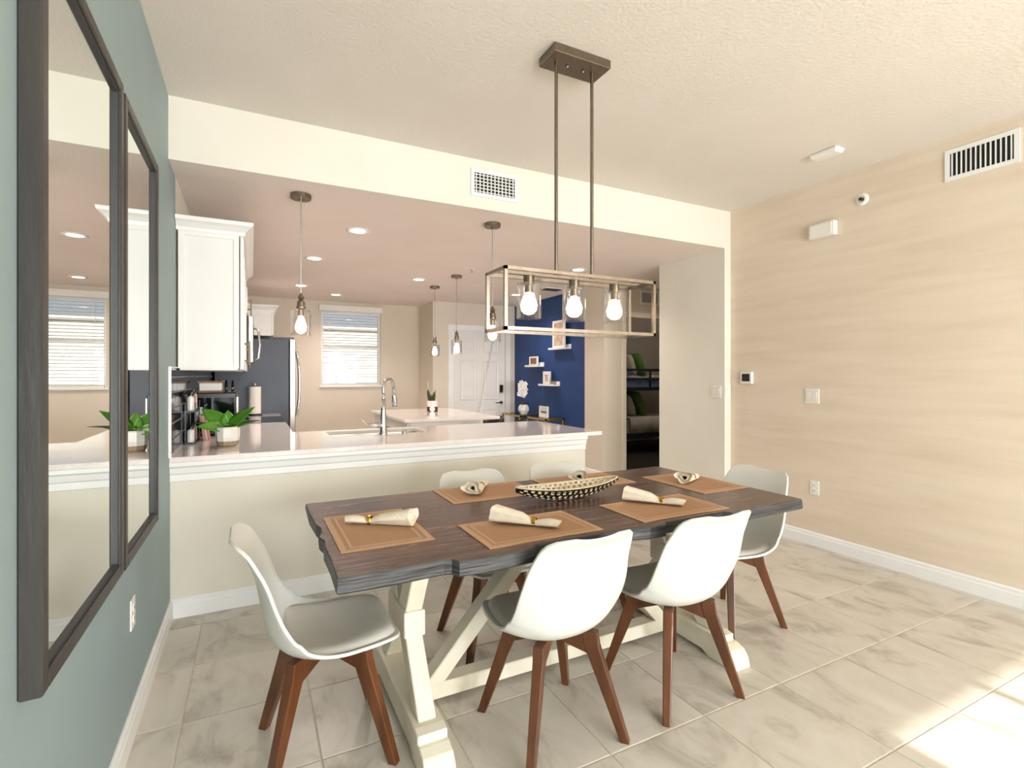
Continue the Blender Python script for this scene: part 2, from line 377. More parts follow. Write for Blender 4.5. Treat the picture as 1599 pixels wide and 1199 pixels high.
d1 = struct('door_1', B(2.95, 3.89, YD+.03, YD+.07, .01, 2.10), 'doorwhite', 'white six-panel entry door')
for (x0, x1) in ((3.06, 3.36), (3.48, 3.78)):
    for (z0, z1) in ((.22, .80), (.95, 1.62), (1.74, 1.98)):
        mb = MB(); e = .035; y = YD+.03
        mb.loft([[(x0,y,z0),(x1,y,z0),(x1,y,z1),(x0,y,z1)], [(x0+.012,y-.009,z0+.012),(x1-.012,y-.009,z0+.012),(x1-.012,y-.009,z1-.012),(x0+.012,y-.009,z1-.012)], [(x0+e,y-.002,z0+e),(x1-e,y-.002,z0+e),(x1-e,y-.002,z1-e),(x0+e,y-.002,z1-e)], [(x0+e+.02,y-.008,z0+e+.02),(x1-e-.02,y-.008,z0+e+.02),(x1-e-.02,y-.008,z1-e-.02),(x0+e+.02,y-.008,z1-e-.02)]])
        mb.build('door_panel', 'doorwhite', d1)
kp = B(3.79, 3.85, YD+.004, YD+.03, 1.07, 1.20).build('keypad_lock', 'black', d1, bevel=.004)
for k in range(3): B(3.802+.014*k, 3.810+.014*k, YD+.001, YD+.004, 1.085, 1.098+.006*k).build('key', 'chrome', kp)
mb = MB(); mb.lathe([(.028,0),(.028,.02),(.012,.022),(.012,.05)], n=16)
mb.v = [(3.82+p[0], YD+.03-p[2], .90+p[1]) for p in mb.v]
hd = mb.build('lever_rose', 'nickeldark', d1, smooth=False)
MB().tube([(3.82, YD-.016, .90), (3.78, YD-.022, .90), (3.70, YD-.018, .895)], [.011, .010, .007]).build('lever', 'black', hd)
mb = MB().lathe([(.011,0),(.011,.006)], n=10); mb.v = [(3.83+p[0], YD+.03-p[2], .66+p[1]) for p in mb.v]; mb.build('door_viewer', 'black', d1)
mb = MB(); mb.box(2.85,2.945,YD-.018,YD+.03,0,2.20); mb.box(3.895,3.985,YD-.018,YD+.03,0,2.20); mb.box(2.945,3.895,YD-.018,YD+.03,2.105,2.20)
struct('trim_3', mb, 'trim', 'white casing around the entry door', bevel=.005)
MB().tube([(3.19, YD-.15, 0), (3.655, YD-.03, 1.95)], .006, 8).build('rod_tmp', 'trim')
o = bpy.data.objects['rod_tmp']; o.name = 'leaning_rod'; tag(o, 'thin pale rod leaning against the white entry door', 'rod')

# ---------------------------------------------------------------- kitchen cabinetry
def shaker(parent, x, y0, y1, z0, z1, handle=None, t=.02, m='cabwhite', hm='nickel'):
    """door on a face at x looking +X, with a recessed centre and bar handle"""
    d = MB(); w = .055
    d.box(x, x+t, y0, y0+w, z0, z1).box(x, x+t, y1-w, y1, z0, z1).box(x, x+t, y0+w, y1-w, z0, z0+w).box(x, x+t, y0+w, y1-w, z1-w, z1).box(x, x+t*.5, y0+w, y1-w, z0+w, z1-w)
    o = d.build('door', m, parent)
    if handle:
        hy, ha, hb = handle
        MB().tube([(x+t+.03, hy, ha), (x+t+.03, hy, hb)], .006).tube([(x+t, hy, ha+.02), (x+t+.03, hy, ha+.02)], .005).tube([(x+t, hy, hb-.02), (x+t+.03, hy, hb-.02)], .005).build('handle', hm, o)
    return o
def crown(parent, x0, x1, y0, y1, z, front=True):
    # cove crown around near side and front of a cabinet
    pr = [(0,0),(.006,0),(.010,.02),(.03,.042),(.052,.056),(.056,.07),(.056,.078),(0,.078)]
    rings = []
    for (o, h) in pr: rings.append([(x0, y0-o, z+h), (x1+o, y0-o, z+h), (x1+o, y1, z+h), (x0, y1, z+h)])
    MB().loft(rings).build('crown', 'cabwhite', parent)
# tall upper run next to the teal wall
u = thing('upper_cabinet', 'white shaker upper cabinet with crown moulding hanging above the potted plant', 'cabinet', (-.24, 4.5, 1.41))
B(XL+.012, -.072, 3.66, 5.40, 1.412, 2.25).build('body', 'cabwhite', u)
mb = MB(); x0, x1, y, z0, z1 = XL+.014, -.072, 3.65, 1.412, 2.25; w = .03
mb.box(x0, x0+w, y, y+.01, z0, z1).box(x1-w, x1, y, y+.01, z0, z1).box(x0+w, x1-w, y, y+.01, z0, z0+.012).box(x0+w, x1-w, y, y+.01, z1-w, z1)
mb.build('side_panel', 'cabwhite', u)
for k in range(4): shaker(u, -.066, 3.655+k*.436, 3.655+(k+1)*.436-.006, 1.405, 2.245, (3.655+(k+1)*.436-.05 if k % 2 == 0 else 3.655+k*.436+.045, 1.45, 1.61))
crown(u, XL+.003, -.046, 3.65, 5.40, 2.246)
MB().box(XL+.02, -.08, 3.67, 5.39, 1.400, 1.412).build('light_rail', 'cabwhite', u)
u2 = thing('upper_cabinet', 'short white cabinet hanging above the microwave', 'cabinet', (-.24, 5.79, 1.95))
B(XL+.002, -.06, 5.41, 6.17, 1.95, 2.20).build('body', 'cabwhite', u2)
for k in range(2): shaker(u2, -.058, 5.413+k*.38, 5.413+(k+1)*.38-.006, 1.955, 2.195, (5.46 if k == 0 else 6.1, 1.97, 2.09))
u3 = thing('upper_cabinet', 'narrow white upper cabinet between microwave and refrigerator', 'cabinet', (-.24, 6.45, 1.41))
B(XL+.014, -.072, 6.19, 6.69, 1.412, 2.25).build('body', 'cabwhite', u3); shaker(u3, -.066, 6.19, 6.69, 1.41, 2.25, (6.24, 1.45, 1.61))
u4 = thing('fridge_cabinet', 'white cabinet with crown over the refrigerator', 'cabinet', (-.1, 7.2, 1.84))
B(XL+.002, .21, 6.76, 7.66, 1.84, 2.13).build('body', 'cabwhite', u4)
mb = MB(); mb.box(XL+.01, .21, 6.75, 6.76, 2.09, 2.13).box(.17, .21, 6.75, 6.76, 1.84, 2.09).box(XL+.01,.17,6.75,6.76,1.84,1.86); mb.build('side_panel', 'cabwhite', u4)
for k in range(2): shaker(u4, .212, 6.76+k*.45, 6.76+(k+1)*.45-.006, 1.845, 2.125)
crown(u4, XL+.003, .232, 6.755, 7.66, 2.125)
mw = thing('microwave', 'stainless over-the-range microwave with curved handle', 'microwave', (-.2, 5.79, 1.49))
B(XL+.014, -.03, 5.42, 6.16, 1.49, 1.93).build('body', 'black', mw)
dm = B(-.03, .012, 5.42, 6.16, 1.49, 1.93).build('door', 'steel', mw, bevel=.004)
B(.012, .015, 5.52, 5.98, 1.56, 1.86).build('window', 'blackglass', dm)
MB().tube([(.012,5.47,1.82),(.055,5.47,1.80),(.068,5.47,1.66),(.055,5.47,1.53),(.012,5.47,1.51)], .011).build('handle', 'chrome', dm, smooth=True)
fr = thing('refrigerator', 'tall refrigerator with dark grey side and stainless door', 'refrigerator', (0, 7.2, 0))
B(XL+.03, .40, 6.745, 7.645, .05, 1.80).build('body', 'fridgeside', fr, bevel=.004)
B(XL+.05, .38, 6.76, 7.63, 0, .05).build('kick_plate', 'black', fr)
fd = B(.408, .475, 6.745, 7.19, .06, 1.805).build('door', 'steel', fr, bevel=.008, seg=2)
fd2 = B(.408, .475, 7.20, 7.645, .06, 1.805).build('door', 'steel', fr, bevel=.008, seg=2)
for q, yy in ((fd, 7.13), (fd2, 7.26)):
    MB().tube([(.475,yy,.82),(.52,yy,.84),(.545,yy,1.05),(.55,yy,1.25),(.545,yy,1.45),(.52,yy,1.66),(.475,yy,1.68)], .013).build('handle', 'chrome', q, smooth=True)
for yy in (6.80, 7.55): B(.2, .46, yy, yy+.06, 1.805, 1.83).build('hinge_cover', 'black', fr)
rg = thing('range', 'black glass-top range between the counters', 'range', (-.05, 5.79, 0))
B(XL+.014, .27, 5.415, 6.165, 0, .90).build('body', 'steel', rg)
B(XL+.02, .29, 5.412, 6.168, .90, .918).build('cooktop', 'blackglass', rg, bevel=.003)
od = B(.27, .295, 5.43, 6.15, .2, .78).build('oven_door', 'blackglass', rg); MB().tube([(.33,5.48,.74),(.33,6.1,.74)], .012).tube([(.295,5.5,.74),(.33,5.5,.74)], .008).tube([(.295,6.08,.74),(.33,6.08,.74)], .008).build('handle', 'steel', od)
mb = MB()
for yy in (5.5, 5.62, 5.96, 6.08):
    q = MB().lathe([(.022,0),(.02,.025)], n=12); q.v = [(.29+p[2], yy+p[0], .85+p[1]) for p in q.v]; q.build('knob', 'chrome', rg)
# base cabinets
def base_cab(name, label, x0, x1, y0, y1, n):
    c = thing(name, label, 'cabinet', ((x0+x1)/2, (y0+y1)/2, 0))
    B(x0, x1, y0, y1, .1, .88).build('body', 'cabwhite', c); B(x0, x1-.06, y0+.01, y1-.01, 0, .1).build('toe_kick', 'black', c)
    w = (y1-y0)/n
    for k in range(n):
        d = shaker(c, x1, y0+k*w+.003, y0+(k+1)*w-.003, .12, .68, (y0+k*w+.05, .5, .64))
        dr = B(x1, x1+.02, y0+k*w+.003, y0+(k+1)*w-.003, .69, .87).build('drawer', 'cabwhite', c)
        yc = y0+(k+.5)*w
        MB().tube([(x1+.05, yc-.07, .78), (x1+.05, yc+.07, .78)], .006).tube([(x1+.02, yc-.05, .78), (x1+.05, yc-.05, .78)], .005).tube([(x1+.02, yc+.05, .78), (x1+.05, yc+.05, .78)], .005).build('handle', 'nickel', dr)
base_cab('base_cabinet', 'white base cabinet under the counter by the range', XL+.002, .25, 4.46, 5.40, 2)
base_cab('base_cabinet', 'white base cabinet between range and refrigerator', XL+.002, .25, 6.18, 6.73, 1)
pc = thing('peninsula_cabinet', 'white sink base cabinet behind the half wall', 'cabinet', (1, 4.0, 0))
mb = MB(); mb.box(XL+.002, .44, 3.565, 4.41, .1, .88); mb.box(1.34, 2.39, 3.565, 4.41, .1, .88); mb.box(.44, 1.34, 3.565, 4.41, .1, .6); mb.build('body', 'cabwhite', pc)
B(XL+.002, 2.39, 3.57, 4.36, 0, .1).build('toe_kick', 'black', pc)
for k in range(3):
    x0 = .31 + k*.69; dd = B(x0, x0+.68, 4.41, 4.43, .12, .86).build('door', 'cabwhite', pc, bevel=.003)
    MB().tube([(x0+.05, 4.46, .62), (x0+.05, 4.46, .8)], .006).tube([(x0+.05,4.43,.64),(x0+.05,4.46,.64)], .005).tube([(x0+.05,4.43,.78),(x0+.05,4.46,.78)], .005).build('handle', 'nickel', dd)
# worktop: L-shaped slab with the sink cut out
mb = MB(); z0, z1 = .882, .912
sx0, sx1, sy0, sy1 = .53, 1.26, 3.985, 4.36
mb.box(XL+.001, sx0, 3.375, 4.445, z0, z1).box(sx1, 2.545, 3.375, 4.445, z0, z1).box(sx0, sx1, 3.375, sy0, z0, z1).box(sx0, sx1, sy1, 4.445, z0, z1)
mb.box(XL+.001, .295, 4.445, 5.405, z0, z1)
mb2 = MB()
# outline built as one polygon ring so that no seams show
outer = [(XL+.001,3.375),(2.545,3.375),(2.545,4.445),(.295,4.445),(.295,5.405),(XL+.001,5.405)]
hole = [(sx0,sy0),(sx1,sy0),(sx1,sy1),(sx0,sy1)]
vs = [(x,y,z1) for x,y in outer+hole] + [(x,y,z0) for x,y in outer+hole]
tops = [(0,1,7,6),(1,2,8,7),(2,3,9,8),(3,0,6,9),(0,3,4,5)]
fs = list(tops) + [tuple(i+10 for i in f)[::-1] for f in tops]
fs += [(i, (i+1) % 6, (i+1) % 6+10, i+10) for i in range(6)] + [(6+i, 6+(i+1) % 4, 16+(i+1) % 4, 16+i) for i in range(4)]
ct = mb2.add(vs, fs).build('peninsula_counter', 'quartz', bevel=.003)
tag(ct, 'L-shaped pale quartz worktop of the peninsula with the sink cut into it', 'counter')
tag(B(XL+.001, .295, 6.175, 6.735, z0, z1).build('counter_section', 'quartz', bevel=.003), 'short pale quartz worktop between range and refrigerator', 'counter')
sk = thing('kitchen_sink', 'undermount stainless sink set in the peninsula worktop', 'sink', (.9, 4.17, .66))
mb = MB(); a = [(sx0-.005,sy0-.005),(sx1+.005,sy0-.005),(sx1+.005,sy1+.005),(sx0-.005,sy1+.005)]; b = [(sx0+.02,sy0+.02),(sx1-.02,sy0+.02),(sx1-.02,sy1-.02),(sx0+.02,sy1-.02)]
mb.loft([[(x,y,.881) for x,y in a], [(x,y,.69) for x,y in b]], cap=False); n0 = len(mb.v)-4; mb.add([(x,y,.69) for x,y in b], [(0,1,2,3)])
mb.build('basin', 'steel', sk, solid=.003)
MB().lathe([(.045,.692),(.045,.695),(.03,.695)], (.9,4.17,0), 16).build('drain', 'chrome', sk)
fc = thing('faucet', 'chrome gooseneck pull-down faucet with side lever beside the sink', 'faucet', (.897, 3.93, .912))
MB().lathe([(.032,.912),(.032,.92),(.026,.93),(.024,1.0),(.022,1.06),(.018,1.1),(.017,1.19)], (.897,3.93,0), 18).build('body', 'chrome', fc, smooth=True)
dx, dy = .70, .71
pts = [(.897, 3.93, 1.18), (.897, 3.93, 1.24)] + [(.897+dx*(.075-.075*math.cos(a)), 3.93+dy*(.075-.075*math.cos(a)), 1.265+.075*math.sin(a)) for a in [math.pi*i/10 for i in range(11)]] + [(.897+dx*.155, 3.93+dy*.155, 1.22)]
MB().tube(pts, .012, 12).build('spout', 'chrome', fc, smooth=True)
sh = MB().tube([(.897+dx*.153, 3.93+dy*.153, 1.24), (.897+dx*.158, 3.93+dy*.158, 1.20), (.897+dx*.165, 3.93+dy*.165, 1.15), (.897+dx*.17, 3.93+dy*.17, 1.12)], [.014,.018,.021,.022], 12).build('spray_head', 'chrome', fc, smooth=True)
B(1.015, 1.025, 4.028, 4.032, 1.15, 1.19).build('spray_button', 'black', sh)
MB().tube([(.885,3.93,.985),(.83,3.925,.99),(.80,3.92,.995)], [.02,.018,.014], 10).build('valve', 'chrome', fc, smooth=True)
MB().tube([(.81,3.92,.995),(.77,3.91,1.0),(.745,3.905,1.02),(.735,3.90,1.035)], [.008,.007,.006,.006], 8).build('lever', 'chrome', fc, smooth=True)
tag(MB().lathe([(.022,.912),(.022,.918),(.016,.93),(.014,.945)], (1.06,3.93,0), 14).build('soap_button', 'chrome', smooth=True), 'small chrome cap beside the faucet on the worktop', 'cap')

# items on the worktop
def leaf(L, w, up, az, droop, tilt=0, n=7):
    """a broad leaf from the origin: azimuth az, rising up, with a folded midrib; returns verts, faces"""
    vs = []; fs = []
    for i in range(n+1):
        t = i/n; r = L*t*math.cos(R(up))*(1) ; z = L*t*math.sin(R(up)) - droop*t*t*L
        ww = w*math.sin(math.pi*min(1, .08+t*.92)**.8)*.5
        for k in (-1, -.5, 0, .5, 1):
            side = k*ww; lift = .22*abs(k)*ww
            ct_, st_ = math.cos(R(tilt)), math.sin(R(tilt)); su_, cu_ = math.sin(R(up)), math.cos(R(up))
            # width runs sideways, turned by tilt about the midrib; lift goes along the leaf normal
            h_ = side*ct_ - lift*st_; n_ = side*st_ + lift*ct_
            rr = r - n_*su_; x = rr*math.cos(az) - h_*math.sin(az); y = rr*math.sin(az) + h_*math.cos(az)
            vs.append((x, y, z + n_*cu_))
    for i in range(n):
        for k in range(4): a = i*5+k; fs.append((a, a+1, a+6, a+5))
    return vs, fs
pl = thing('potted_plant', 'broad-leaved green plant in a white ceramic pot with tan base on the worktop', 'plant', (-.14, 3.78, .912))
MB().lathe([(.052,0),(.06,.008),(.066,.035)], (0,0,0), 10).build('pot_base', 'potbase', pl, world=False)
MB().lathe([(.066,.035),(.070,.06),(.071,.118),(.066,.126),(.061,.12),(.06,.1)], (0,0,0), 10, cap=False).build('pot', 'potwhite', pl, world=False)
MB().lathe([(.061,.104),(.0,.108)], (0,0,0), 12, cap=False).build('soil', 'soil', pl, world=False)
for (L, w, up, azd, dr, ti) in ((.22,.10,40,-20,.02,50),(.23,.10,40,150,.10,-50),(.18,.10,12,195,.10,-42),(.17,.07,24,-5,.2,40),(.25,.045,14,158,.1,-20),(.25,.045,20,-30,.14,20),(.15,.08,30,250,.4,0),(.14,.07,34,300,.3,20),(.14,.08,66,90,.1,0)):
    vs, fs = leaf(L, w, up, R(azd), dr, ti); mb = MB(); mb.add([(x, y, z+.115) for x, y, z in vs], fs)
    mb.build('leaf', 'leafdark' if w == .045 else 'leaf', pl, world=False, smooth=True, solid=.0015)
MB().tube([(0,0,.1),(0,0,.15)], [.012,.006]).build('stem', 'leaf', pl, world=False)
sr = thing('spice_rack', 'black two-tier rack with small bottles against the dark backsplash', 'rack', (-.36, 4.1, .912))
for z in (.912+.012, 1.135): B(-.395, -.33, 3.95, 4.26, z-.012, z).build('shelf', 'black', sr)
for yy in (3.952, 4.252):
    for xx in (-.392, -.336): B(xx, xx+.006, yy, yy+.006, .912, 1.19).build('post', 'black', sr)
for yy, c, h in ((3.985,'potwhite',.11),(4.045,'chrome',.12),(4.105,'pink',.12),(4.165,'potwhite',.13),(4.22,'woodlight',.10)):
    lab = {'potwhite': 'tall white' if h > .12 else 'short white', 'chrome': 'silver', 'pink': 'pink', 'woodlight': 'brown'}[c]
    for z, hh in ((1.1355, h), (.9245, h*.9)):
        j = thing('spice_bottle', 'small %s bottle on the %s shelf of the black rack' % (lab, 'upper' if z > 1 else 'lower'), 'bottle', (-.362, yy, z), 0, 'bottles on the black rack')
        MB().lathe([(.02,0),(.021,.005),(.021,hh*.75),(.014,hh*.84),(.014,hh*.86)], n=12).build('body', c, j, world=False); MB().lathe([(.016,hh*.86),(.016,hh)], n=12).build('cap', 'black', j, world=False)
to = thing('toaster_oven', 'black toaster oven with steel trim on the worktop', 'oven', (-.25, 4.62, .912))
B(-.385, -.105, 4.42, 4.82, .925, 1.235).build('body', 'black', to, bevel=.006)
B(-.105, -.095, 4.44, 4.70, .96, 1.20).build('door', 'steel', to)
B(-.37, -.12, 4.415, 4.42, .95, 1.20).build('side_panel', 'blackglass', to)
for x, y in ((-.37,4.44),(-.12,4.44),(-.37,4.80),(-.12,4.80)): B(x-.012, x+.012, y-.012, y+.012, .912, .925).build('foot', 'black', to)
bx = thing('bread_box', 'wooden and glass box standing on top of the toaster oven', 'box', (-.28, 4.6, 1.235))
B(-.36, -.20, 4.5, 4.72, 1.236, 1.25).build('base', 'woodlight', bx); B(-.355, -.205, 4.505, 4.715, 1.25, 1.31).build('body', 'potwhite', bx, bevel=.004); B(-.365, -.195, 4.495, 4.725, 1.31, 1.324).build('lid', 'woodlight', bx)
kb = thing('knife_block', 'knife block with black-handled knives on the worktop', 'knives', (-.2, 5.1, .912))
MB().prism([(5.02,.912),(5.22,.912),(5.22,1.02),(5.08,1.23),(4.99,1.17)], 'x', -.26, -.13).build('block', 'potwhite', kb)
for k in range(6):
    x = -.245 + (k % 3)*.048; q = k//3
    h = MB().tube([(x, 5.06+q*.04, 1.17-q*.02), (x+.004, 5.0+q*.04, 1.28-q*.03), (x+.004, 4.985+q*.04, 1.325-q*.03)], [.011,.012,.009], 8).build('knife_handle', 'black', kb)
    MB().tube([(x, 5.015+q*.04, 1.255-q*.02), (x+.001, 5.005+q*.04, 1.268-q*.02)], .0128, 8).build('bolster', 'chrome', h)
pk = thing('cookbook', 'pink cookbook leaning beside the potted plant', 'book', (-.24, 4.17, .912))
MB().hexa([(-.30,4.13,.912),(-.285,4.13,.912),(-.285,4.28,.912),(-.30,4.28,.912)], [(-.325,4.13,1.09),(-.31,4.13,1.09),(-.31,4.28,1.09),(-.325,4.28,1.09)]).build('cover', 'pink', pk)
MB().hexa([(-.284,4.135,.914),(-.272,4.135,.914),(-.272,4.275,.914),(-.284,4.275,.914)], [(-.309,4.135,1.085),(-.297,4.135,1.085),(-.297,4.275,1.085),(-.309,4.275,1.085)]).build('pages', 'paper', pk)
MB().hexa([(-.271,4.13,.912),(-.265,4.13,.912),(-.265,4.28,.912),(-.271,4.28,.912)], [(-.296,4.13,1.09),(-.290,4.13,1.09),(-.290,4.28,1.09),(-.296,4.28,1.09)]).build('cover', 'pink', pk)
pt = thing('paper_towel', 'white paper towel roll on an upright holder beside the refrigerator', 'paper towel', (.03, 6.5, .912))
MB().lathe([(.08,0),(.08,.01),(.02,.014)], n=20).build('base', 'black', pt, world=False)
MB().tube([(0,0,.01),(0,0,.35)], .008).lathe([(.014,.345),(.016,.36),(.004,.372)], n=10).build('post', 'chrome', pt, world=False)
MB().lathe([(.02,.02),(.063,.02),(.063,.325),(.02,.325)], n=28).build('roll', 'paper', pt, world=False, smooth=False)

# island
ic = thing('kitchen_island', 'white kitchen island cabinet behind the peninsula', 'island', (1.7, 5.95, 0))
B(1.44, 2.02, 5.16, 6.74, .1, .88).build('body', 'cabwhite', ic); B(1.5, 2.0, 5.18, 6.72, 0, .1).build('toe_kick', 'black', ic)
for k in range(3): B(1.42, 1.44, 5.17+k*.522, 5.17+(k+1)*.522-.008, .12, .66).build('door', 'cabwhite', ic); q = B(1.42, 1.44, 5.17+k*.522, 5.17+(k+1)*.522-.008, .67, .87).build('drawer', 'cabwhite', ic); MB().tube([(1.39, 5.36+k*.522, .77), (1.39, 5.5+k*.522, .77)], .006).tube([(1.39,5.38+k*.522,.77),(1.42,5.38+k*.522,.77)],.005).tube([(1.39,5.48+k*.522,.77),(1.42,5.48+k*.522,.77)],.005).build('handle', 'nickel', q)
B(1.46, 2.0, 5.148, 5.16, .12, .87).build('end_panel', 'cabwhite', ic)
for yy in (5.25, 5.95, 6.6): MB().prism([(2.02,.87),(2.30,.87),(2.02,.62)], 'y', yy, yy+.04).build('bracket', 'cabwhite', ic)
tag(B(1.385, 2.46, 5.115, 6.785, .882, .912).build('island_counter', 'quartz', bevel=.003), 'rectangular pale quartz top of the kitchen island', 'counter')
su = thing('potted_succulent', 'spiky snake plant in a cream and brown pot on the island', 'plant', (2.03, 6.2, .912))
MB().lathe([(.066,0),(.068,.06)], n=20).build('pot_base', 'brown', su, world=False); MB().lathe([(.068,.06),(.07,.135),(.062,.135),(.06,.12)], n=20, cap=False).build('pot', 'potwhite', su, world=False)
mb = MB().lathe([(.034,0),(.034,.003)], n=18)
a = math.atan2(-6.2, -2.03); ca, sa = math.cos(a), math.sin(a)
mb.v = [(ca*(.067+p[2])-sa*p[0], sa*(.067+p[2])+ca*p[0], .034+p[1]) for p in mb.v]; mb.build('round_label', 'potwhite', su, world=False)
MB().lathe([(.062,.122),(0,.124)], n=14, cap=False).build('soil', 'soil', su, world=False)
for k in range(11):
    an = k*2.4; r0 = .012+.035*((k*7) % 11)/11; h = .10+.07*((k*5) % 7)/7; L = .02+.02*((k*3) % 5)/5
    x, y = r0*math.cos(an), r0*math.sin(an)
    MB().tube([(x, y, .12), (x+L*.4*math.cos(an), y+L*.4*math.sin(an), .12+h*.5), (x+L*math.cos(an), y+L*math.sin(an), .12+h)], [.014,.015,.001], 6).build('leaf', 'leafdark', su, world=False)
st = thing('counter_stool', 'black counter stool at the island, the one closer to the peninsula', 'stool', (2.72, 5.42, 0), 0, 'stools at the island')
B(-.2, .2, -.2, .2, .60, .65).build('seat', 'black', st, world=False, bevel=.02, seg=3)
rings = []
for i in range(15):
    a = R(-80 + 160*i/14); x, y = .19*math.cos(a)+.02, .21*math.sin(a); hh = .83 - .07*abs(math.sin(a))**3
    rings.append([(x, y, .66), (x+.02*math.cos(a), y+.02*math.sin(a), .66), (x+.03*math.cos(a), y+.02*math.sin(a), hh), (x+.01, y, hh)])
MB().loft(rings).build('backrest', 'black', st, world=False, smooth=True)
for sx in (-1, 1):
    for sy in (-1, 1): MB().tube([(sx*.16, sy*.16, .61), (sx*.2, sy*.2, 0)], [.016, .011]).build('leg', 'black', st, world=False)
MB().tube([(.19,-.19,.2),(.19,.19,.2),(-.19,.19,.2),(-.19,-.19,.2),(.19,-.19,.2)], .008).build('footrest', 'chrome', st, world=False)
dup(st, (2.72, 6.09, 0), None, 'black counter stool at the island, the one closer to the entry door')

# ---------------------------------------------------------------- pendants and recessed lights
def pendant(loc, label, bm, shade_top=1.80):
    t = thing('pendant_light', label, 'pendant lamp', (loc[0], loc[1], shade_top-.17), 0, 'glass pendant lamps')
    zt = K - (shade_top-.17)
    MB().lathe([(.062,zt-.03),(.065,zt-.026),(.065,zt-.001)], n=24).lathe([(.012,zt-.042),(.012,zt-.03)], n=10).build('canopy', 'nickeldark', t, world=False)
    MB().tube([(0,0,.26),(0,0,zt-.03)], .0042, 6).build('cord', 'steel', t, world=False)
    s = MB().lathe([(.006,.28),(.012,.268),(.02,.255),(.022,.245),(.014,.238),(.024,.222),(.026,.195),(.03,.192),(.03,.178),(.018,.172),(.018,.13)], n=16).build('socket', 'nickeldark', t, world=False)
    MB().lathe([(.064,0),(.064,.15),(.060,.166),(.03,.172)], n=28, cap=False).build('glass_shade', 'glass', t, world=False, smooth=True, solid=.003)
    MB().lathe([(.013,.135),(.016,.118),(.03,.085),(.036,.06),(.033,.035),(.02,.018),(.002,.012)], n=18).build('bulb', bm, t, world=False, smooth=True)
    return t
pendant((.288, 3.634), 'clear glass pendant lamp over the peninsula beside the white upper cabinet', 'bulb')
pendant((1.684, 3.643), 'clear glass pendant lamp over the peninsula behind the rectangular chandelier', 'bulb')
pendant((2.186, 6.572), 'clear glass pendant lamp over the island, the one closer to the kitchen window', 'bulbcool', 1.79)
pendant((2.179, 5.735), 'clear glass pendant lamp over the island, the one in front of the entry door', 'bulbcool', 1.79)
proto = None
for k, (x, y, wh) in enumerate(((.779,4.324,'above the sink'),(.567,5.544,'above the aisle by the range'),(.579,7.30,'in front of the refrigerator'),(1.104,7.9,'just before the kitchen window'),(1.848,6.178,'above the island'),(3.486,6.706,'in front of the navy wall'),(3.285,4.797,'by the hallway opening'))):
    t = thing('recessed_light', 'round warm recessed ceiling light ' + wh, 'ceiling light', (x, y, K), 0, 'recessed lights in the kitchen ceiling')
    if proto is None:
        a = MB().lathe([(.058,-.002),(.072,-.010),(.092,-.006),(.094,0),(.058,0)], n=28, cap=False).build('trim_ring', 'trim', t, world=False, smooth=True)
        b = MB().lathe([(.058,-.006),(.0005,-.009)], n=28, cap=False).build('lens', 'downlight', t, world=False); proto = (a, b)
    else:
        for q in proto: c = q.copy(); COL.objects.link(c); c.parent = t
    light('downlight_lamp', 'SPOT', (x, y, K-.02), (0, 0, 0), 64, (1, .88, .80), spot_size=R(140), spot_blend=.8, shadow_soft_size=.06)
light('bedroom_fill', 'POINT', (6.0, 6.2, 2.4), (0, 0, 0), 7, (1, .9, .8), shadow_soft_size=.12)  # unseen fill light, added to brighten the dark bunk room; no fixture
light('hall_lamp', 'SPOT', (4.7, 4.8, K-.02), (0, 0, 0), 12, (1, .82, .66), spot_size=R(140), spot_blend=.8, shadow_soft_size=.06)

# ---------------------------------------------------------------- vents, detectors, plates
def vent(name, label, c, ux, w, h, nrm, nsl, vertical=False, grid=False, m='trim'):
    """grille centred at c on a wall; ux = horizontal unit vector, nrm = outward normal"""
    ux = Vector(ux); nn = Vector(nrm); uz = Vector((0,0,1)); c = Vector(c)
    t = thing(name, label, 'vent', c)
    def bxx(a0, a1, b0, b1, d0, d1):
        P = lambda a, b, d: ux*a + uz*b + nn*d
        return MB().hexa([P(a0,b0,d0),P(a1,b0,d0),P(a1,b0,d1),P(a0,b0,d1)], [P(a0,b1,d0),P(a1,b1,d0),P(a1,b1,d1),P(a0,b1,d1)])
    e = .026; mb = MB()
    for q in ((-w/2,w/2,h/2-e,h/2),(-w/2,w/2,-h/2,-h/2+e),(-w/2,-w/2+e,-h/2+e,h/2-e),(w/2-e,w/2,-h/2+e,h/2-e)):
        z = bxx(*q, .001, .010); mb.add(z.v, z.f)
    mb.build('frame', m, t, world=False)
    z = bxx(-w/2+e, w/2-e, -h/2+e, h/2-e, .0005, .0015); z.build('backing', 'ventdark', t, world=False)
    def slats(n, vert, d0, d1, thick):
        for i in range(n):
            f = (i+.5)/n
            if vert: a = -w/2+e + f*(w-2*e); q = (a-thick/2, a+thick/2, -h/2+e, h/2-e)
            else: b = -h/2+e + f*(h-2*e); q = (-w/2+e, w/2-e, b-thick/2, b+thick/2)
            bxx(*q, d0, d1).build('slat', m, t, world=False)
    slats(nsl, vertical, .004, .009, .007 if vertical else .006)
    if grid: slats(6, False, .002, .004, .006)
    return t
vent('wall_vent', 'white rectangular air grille with crossed louvres on the header wall', (1.57, YH, 2.743), (1,0,0), .375, .195, (0,-1,0), 11, True, True)
vent('wall_vent', 'white wide air grille with upright louvres high on the wallpaper wall', (XR, 1.50, 2.725), (0,1,0), .365, .20, (-1,0,0), 13, True)
vent('wall_vent', 'beige return air grille above the bedroom doorway', (4.83, YHALL, 2.42), (1,0,0), .34, .19, (0,-1,0), 9, False)
t = thing('ceiling_vent', 'dark grey air grille in the kitchen ceiling by the navy wall', 'vent', (3.7, 6.05, K))
B(3.55, 3.85, 5.95, 6.15, K-.008, K).build('frame', 'trim', t); 
